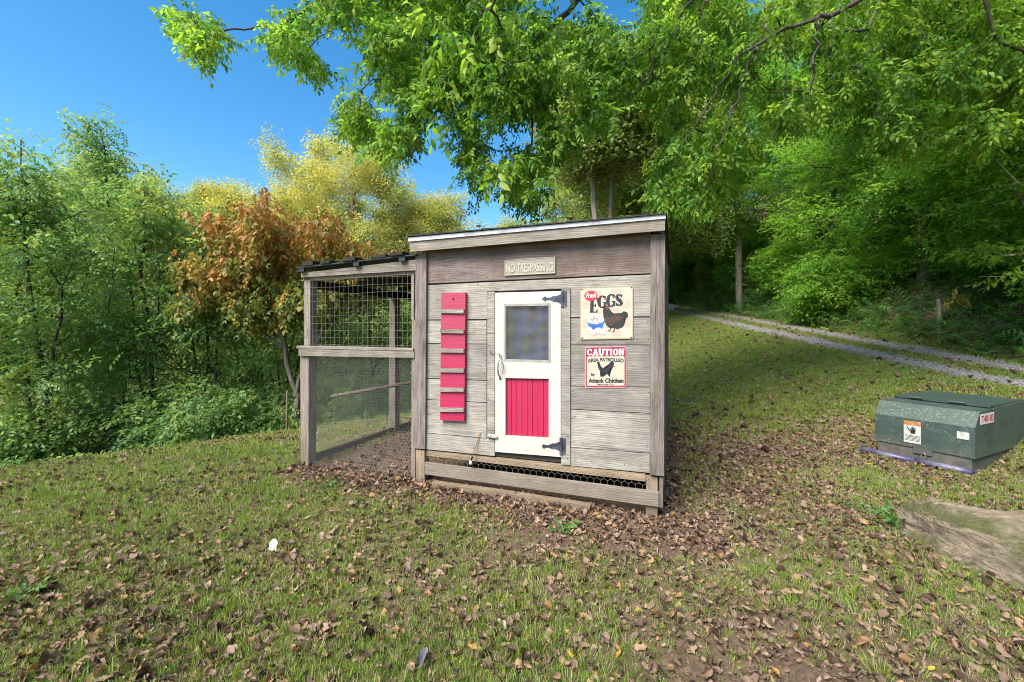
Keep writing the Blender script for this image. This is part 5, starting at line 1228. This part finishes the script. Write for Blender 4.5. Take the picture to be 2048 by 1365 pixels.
# small white shed by the track far behind the coop
shx, shy, _ = W3(1322, 640, 23.0); sz = hz(shx, shy)
shed = empty('garden_shed', (shx, shy, sz), 0, 'small white sided shed with dark roof just right of the coop far behind', 'shed')
zt_ = HC+(HY-606)/F*23-sz; rgt = (1348-1322)/F*23
bm = bmesh.new(); box(bm, -1.5, rgt, 0, 1.6, -.8, zt_); bmobj('wall', bm, M['label_white'], shed)
for k in range(20):
    a = -1.45+k*.1
    if a > rgt-.03: break
    bm = bmesh.new(); box(bm, a, a+.085, -.012, -.001, -.8, zt_); bmobj('siding_plank', bm, M['label_white'], shed)
bm = bmesh.new()
prism(bm, [(-1.8, zt_-.05), (rgt+.12, zt_-.05), (rgt-.25, zt_+.36), (-1.4, zt_+.36)], -.15, 1.8); bmobj('roof', bm, M['asphalt'], shed)

# ------------------------------------------------------------------ ground cover
def infr(x, y, mrg=1.45): return (y > 1.35) & (np.abs(x) < y*mrg+.4)
def ground_rot(n, rng, tilt=.25): return np.stack([rng.normal(0, tilt, n), rng.normal(0, tilt, n), rng.uniform(0, 6.283, n)], -1)
def sample(n, x0, x1, y0, y1, rng, fn):
    x = rng.uniform(x0, x1, n); y = rng.uniform(y0, y1, n); k = infr(x, y) & (rng.random(n) < fn(x, y)); return x[k], y[k]
rng = np.random.default_rng(99)
def notcoop(x, y): u, v = uv_of(x, y); return ~((u > -.02) & (u < 2.06) & (v > .03) & (v < 2.45))
def nottr(x, y):
    dx = x-B_[0]; dy = y-B_[1]; c, s = math.cos(tang), math.sin(tang); a = dx*c+dy*s; b = -dx*s+dy*c; return ~((a > -.03) & (a < Wt+.03) & (b > 0) & (b < Dt))
inpoly = lambda x, y: (x > 2.7) & (y < 3.0) & (y > 1.4) & (x < 4.4)
def rut(x, y): dd = np.abs(np.abs(x-XR(y))-.72); return dd < .36
def dgrass(x, y):
    g, l = masks(x, y); return np.clip((g-.22)*1.7, 0, 1)*notcoop(x, y)*nottr(x, y)*~inpoly(x, y)*np.where(rut(x, y), .03, 1)
gx, gy = sample(120000, -7, 7, 1.3, 5.2, rng, dgrass); n = len(gx)
tag(scatter('lawn_grass', 'grass', SP['grass'], np.stack([gx, gy, height(gx, gy)], -1), ground_rot(n, rng), rng.uniform(.55, 1.15, n)*(.75+.5*vn(gx, gy, 1.3, 6)), pick=rng.choice(4, n, p=[.34, .27, .08, .31])), 'short patchy green grass of the lawn', 'grass', None, 'stuff')
gx, gy = sample(130000, -9, 13, 4.6, 17, rng, lambda x, y: dgrass(x, y)*np.where(x > 2.4, 1, .75)); n = len(gx)
pk_ = rng.choice(4, n, p=[.26, .28, .2, .26])
tag(scatter('bank_grass', 'grass_far', SP['grass_far'], np.stack([gx, gy, height(gx, gy)], -1), ground_rot(n, rng), rng.uniform(.5, 1.1, n), pick=pk_), 'mossy grass of the bank below the track', 'grass', None, 'stuff')
gx, gy = sample(45000, 4, 16, 16, 34, rng, dgrass); n = len(gx)
tag(scatter('track_grass', 'grass_far', SP['grass_far'], np.stack([gx, gy, height(gx, gy)], -1), ground_rot(n, rng), rng.uniform(.9, 1.6, n)), 'grass beside the far end of the track', 'grass', None, 'stuff')
# fallen leaves
def dleaf(x, y):
    g, l = masks(x, y); return np.clip((l-.30)*1.5, .03, 1)*nottr(x, y)*~inpoly(x, y)
lx, ly = sample(98000, -7, 7, 1.3, 6.8, rng, lambda x, y: dleaf(x, y)*notcoop(x, y)*np.where(y > 5, .7, 1)); n = len(lx)
lr = ground_rot(n, rng, .45); ls = .28+.50*rng.random(n)**1.4; lp_ = rng.choice(9, n, p=[.1235]*8+[.012]); lz = height(lx, ly)+.002+rng.random(n)*.016
# the 290 that show largest stand alone
size = ls/ly; vis = np.abs(lx/ly) < 1.19; vis &= (HY+(HC-lz)/ly*F) < 1362
order = np.argsort(-(size*vis)); near = order[:290]; rest = order[290:]
for i in near:
    o = link('fallen_leaf', DL[lp_[i]].data, None, (lx[i], ly[i], lz[i]+.004), tuple(lr[i])); o.scale = (ls[i],)*3
    if lp_[i] == 8: tag(o, 'small yellow orange leaf fallen on the foreground lawn', 'leaf', 'yellow leaves fallen in the foreground')
    else: tag(o, 'curled brown dead leaf lying on the foreground lawn', 'leaf', 'brown dead leaves in the foreground')
tag(scatter('leaf_litter', 'dead', DL, np.stack([lx[rest], ly[rest], lz[rest]], -1), lr[rest], ls[rest], pick=lp_[rest]), 'brown fallen leaves strewn over the lawn', 'leaf litter', None, 'stuff')
lx, ly = sample(42000, 2, 16, 4.6, 28, rng, lambda x, y: np.where(x-XR(y) > 1.3, .8, .12)*nottr(x, y)); n = len(lx)
tag(scatter('hillside_litter', 'dead', DL, np.stack([lx, ly, height(lx, ly)+.01], -1), ground_rot(n, rng, .3), rng.uniform(.8, 1.7, n), pick=rng.choice(9, n, p=[.116]*8+[.072])), 'fallen leaves along the track and on the wooded bank', 'leaf litter', None, 'stuff')
cx_, cy_ = sample(110000, -5.5, 5.5, 1.3, 4.6, rng, lambda x, y: (.25+.75*dleaf(x, y))*notcoop(x, y)); n = len(cx_)
tag(scatter('leaf_crumbs', 'dead', DL, np.stack([cx_, cy_, height(cx_, cy_)+.002], -1), ground_rot(n, rng, .7), rng.uniform(.07, .26, n), pick=rng.integers(0, 8, n)), 'crumbled bits of dead leaf between the grass', 'leaf litter', None, 'stuff')
def special(px, py, m, rz, sc, lab, tilt=.3, di=2):
    Z = HC*F/(py-HY); x = (px-CX)/F*Z; me = DL[di].data.copy(); me.materials.clear(); me.materials.append(m)
    o = link('fallen_leaf', me, None, (x, Z, hz(x, Z)+.03), (tilt, .2, rz)); o.scale = (sc,)*3; tag(o, lab, 'leaf')
special(545, 1107, M['dead_white'], .4, 1.15, 'single bright white leaf lying on the left lawn', .9, 0)
special(850, 1338, M['dead_violet'], -1.0, 1.5, 'grey violet leaf at the bottom edge left of centre', .4, 1)
special(1596, 1298, M['dead_orange'], 2.8, .95, 'bright orange yellow leaf in the right foreground', .8, 3)
special(1002, 1268, M['dead_white'] if False else M['straw'], 1.2, 1.1, 'pale straw coloured leaf in the centre foreground', .5, 5)
# gravel chips on the ruts
n0 = 30000; y = rng.uniform(3, 26, n0); y = 5+(y-3)**1.0; sd = rng.choice([-.72, .72], n0); x = XR(y)+sd+rng.normal(0, .2, n0); k = np.abs(x-XR(y)-sd) < .5; x, y = x[k], y[k]; k = infr(x, y, 1.5); x, y = x[k], y[k]
tag(scatter('gravel_chips', 'stone', SP['stone'], np.stack([x, y, height(x, y)+.018], -1), ground_rot(len(x), rng, 1), rng.uniform(.5, 1.4, len(x))), 'loose grey gravel on the wheel ruts', 'gravel', None, 'stuff')
# undergrowth on the bank: ferns and weeds nobody could count
ux, uy = sample(26000, 9, 26, 4, 34, rng, lambda x, y: sm(1.25, 1.9, x-XR(y))*np.clip(fbm(x, y, .7, 12)*2.4-.15+.3*sm(3, 1.6, x-XR(y)), 0, 1)); n = len(ux)
tag(scatter('undergrowth', 'under', SP['fern']+SP['weed']+SP['shrub'], np.stack([ux, uy, height(ux, uy)+.03], -1), np.stack([rng.uniform(.2, 1.2, n), rng.normal(0, .3, n), rng.uniform(0, 6.28, n)], -1), rng.uniform(.8, 1.9, n)), 'ferns and weeds covering the foot of the wooded bank', 'undergrowth', None, 'stuff')
d_ = lambda x, y: (x+5.1)*-.622+(y-4.3)*.783
ux, uy = sample(9000, -12, 3, 4, 13, rng, lambda x, y: sm(.25, .8, d_(x, y))*.8); n = len(ux)
tag(scatter('thicket_floor', 'under2', SP['weed']+SP['shrub']+SP['left'], np.stack([ux, uy, height(ux, uy)+.03], -1), np.stack([rng.uniform(.1, 1.2, n), rng.normal(0, .3, n), rng.uniform(0, 6.28, n)], -1), rng.uniform(.5, 1.0, n)), 'weeds and seedlings on the thicket floor', 'undergrowth', None, 'stuff')
# broadleaf weeds that can be told apart
for k, (px, py, lab) in enumerate([(1795, 1055, 'leafy weed growing against the left end of the boulder'), (1770, 1030, 'small weed just behind the boulder weed'), (1130, 1062, 'small green weed below the right end of the coop'), (60, 1190, 'pale green weed at the left border'), (655, 972, 'small green weed in front of the run'), (1560, 735, 'green weed on the bank below the track'), (1710, 1020, 'flat green weed patch left of the boulder')]):
    Z = HC*F/(py-HY); x = (px-CX)/F*Z
    if k == 5: x, Z = 5.3, 8.2
    ne = 7; e = empty('weed', (x, Z, hz(x, Z)), 0, lab, 'weed')
    me_pts = np.zeros((ne, 3)); scatter('leaves', 'weed', SP['weed'], me_pts+rng.normal(0, .015, (ne, 3))*np.array([1, 1, 0]), np.stack([rng.uniform(.2, 1.0, ne), rng.normal(0, .2, ne), np.arange(ne)*.9], -1), rng.uniform(.7, 1.1, ne)*(1.2 if k in (0, 5) else .75), e)
# twigs and leaves lying on the roof edge
RL_ = ['far left end of the coop roof edge', 'roof edge above the left corner post side', 'roof edge left of the NO TRESPASSING plaque', 'roof edge above the door', 'roof edge above the upper hinge', 'roof edge above the egg sign', 'right end of the coop roof edge']
for k, px in enumerate((880, 958, 1050, 1140, 1216, 1262, 1300)):
    u, z = Q(px, 471-(px-815)*.089, -.12); y0 = -.115
    wv = Vector((C0[0], C0[1], 0)); me = DL[k % 8].data; o = link('roof_leaf', me); o.rotation_euler = (rnd.uniform(-.5, .5), .2, rnd.uniform(0, 6)); o.scale = (.9,)*3
    o.location = (C0[0]+E1[0]*u+IN[0]*y0, C0[1]+E1[1]*u+IN[1]*y0, z+.012); tag(o, 'dead leaf caught on the '+RL_[k], 'leaf', 'dead leaves on the coop roof edge')
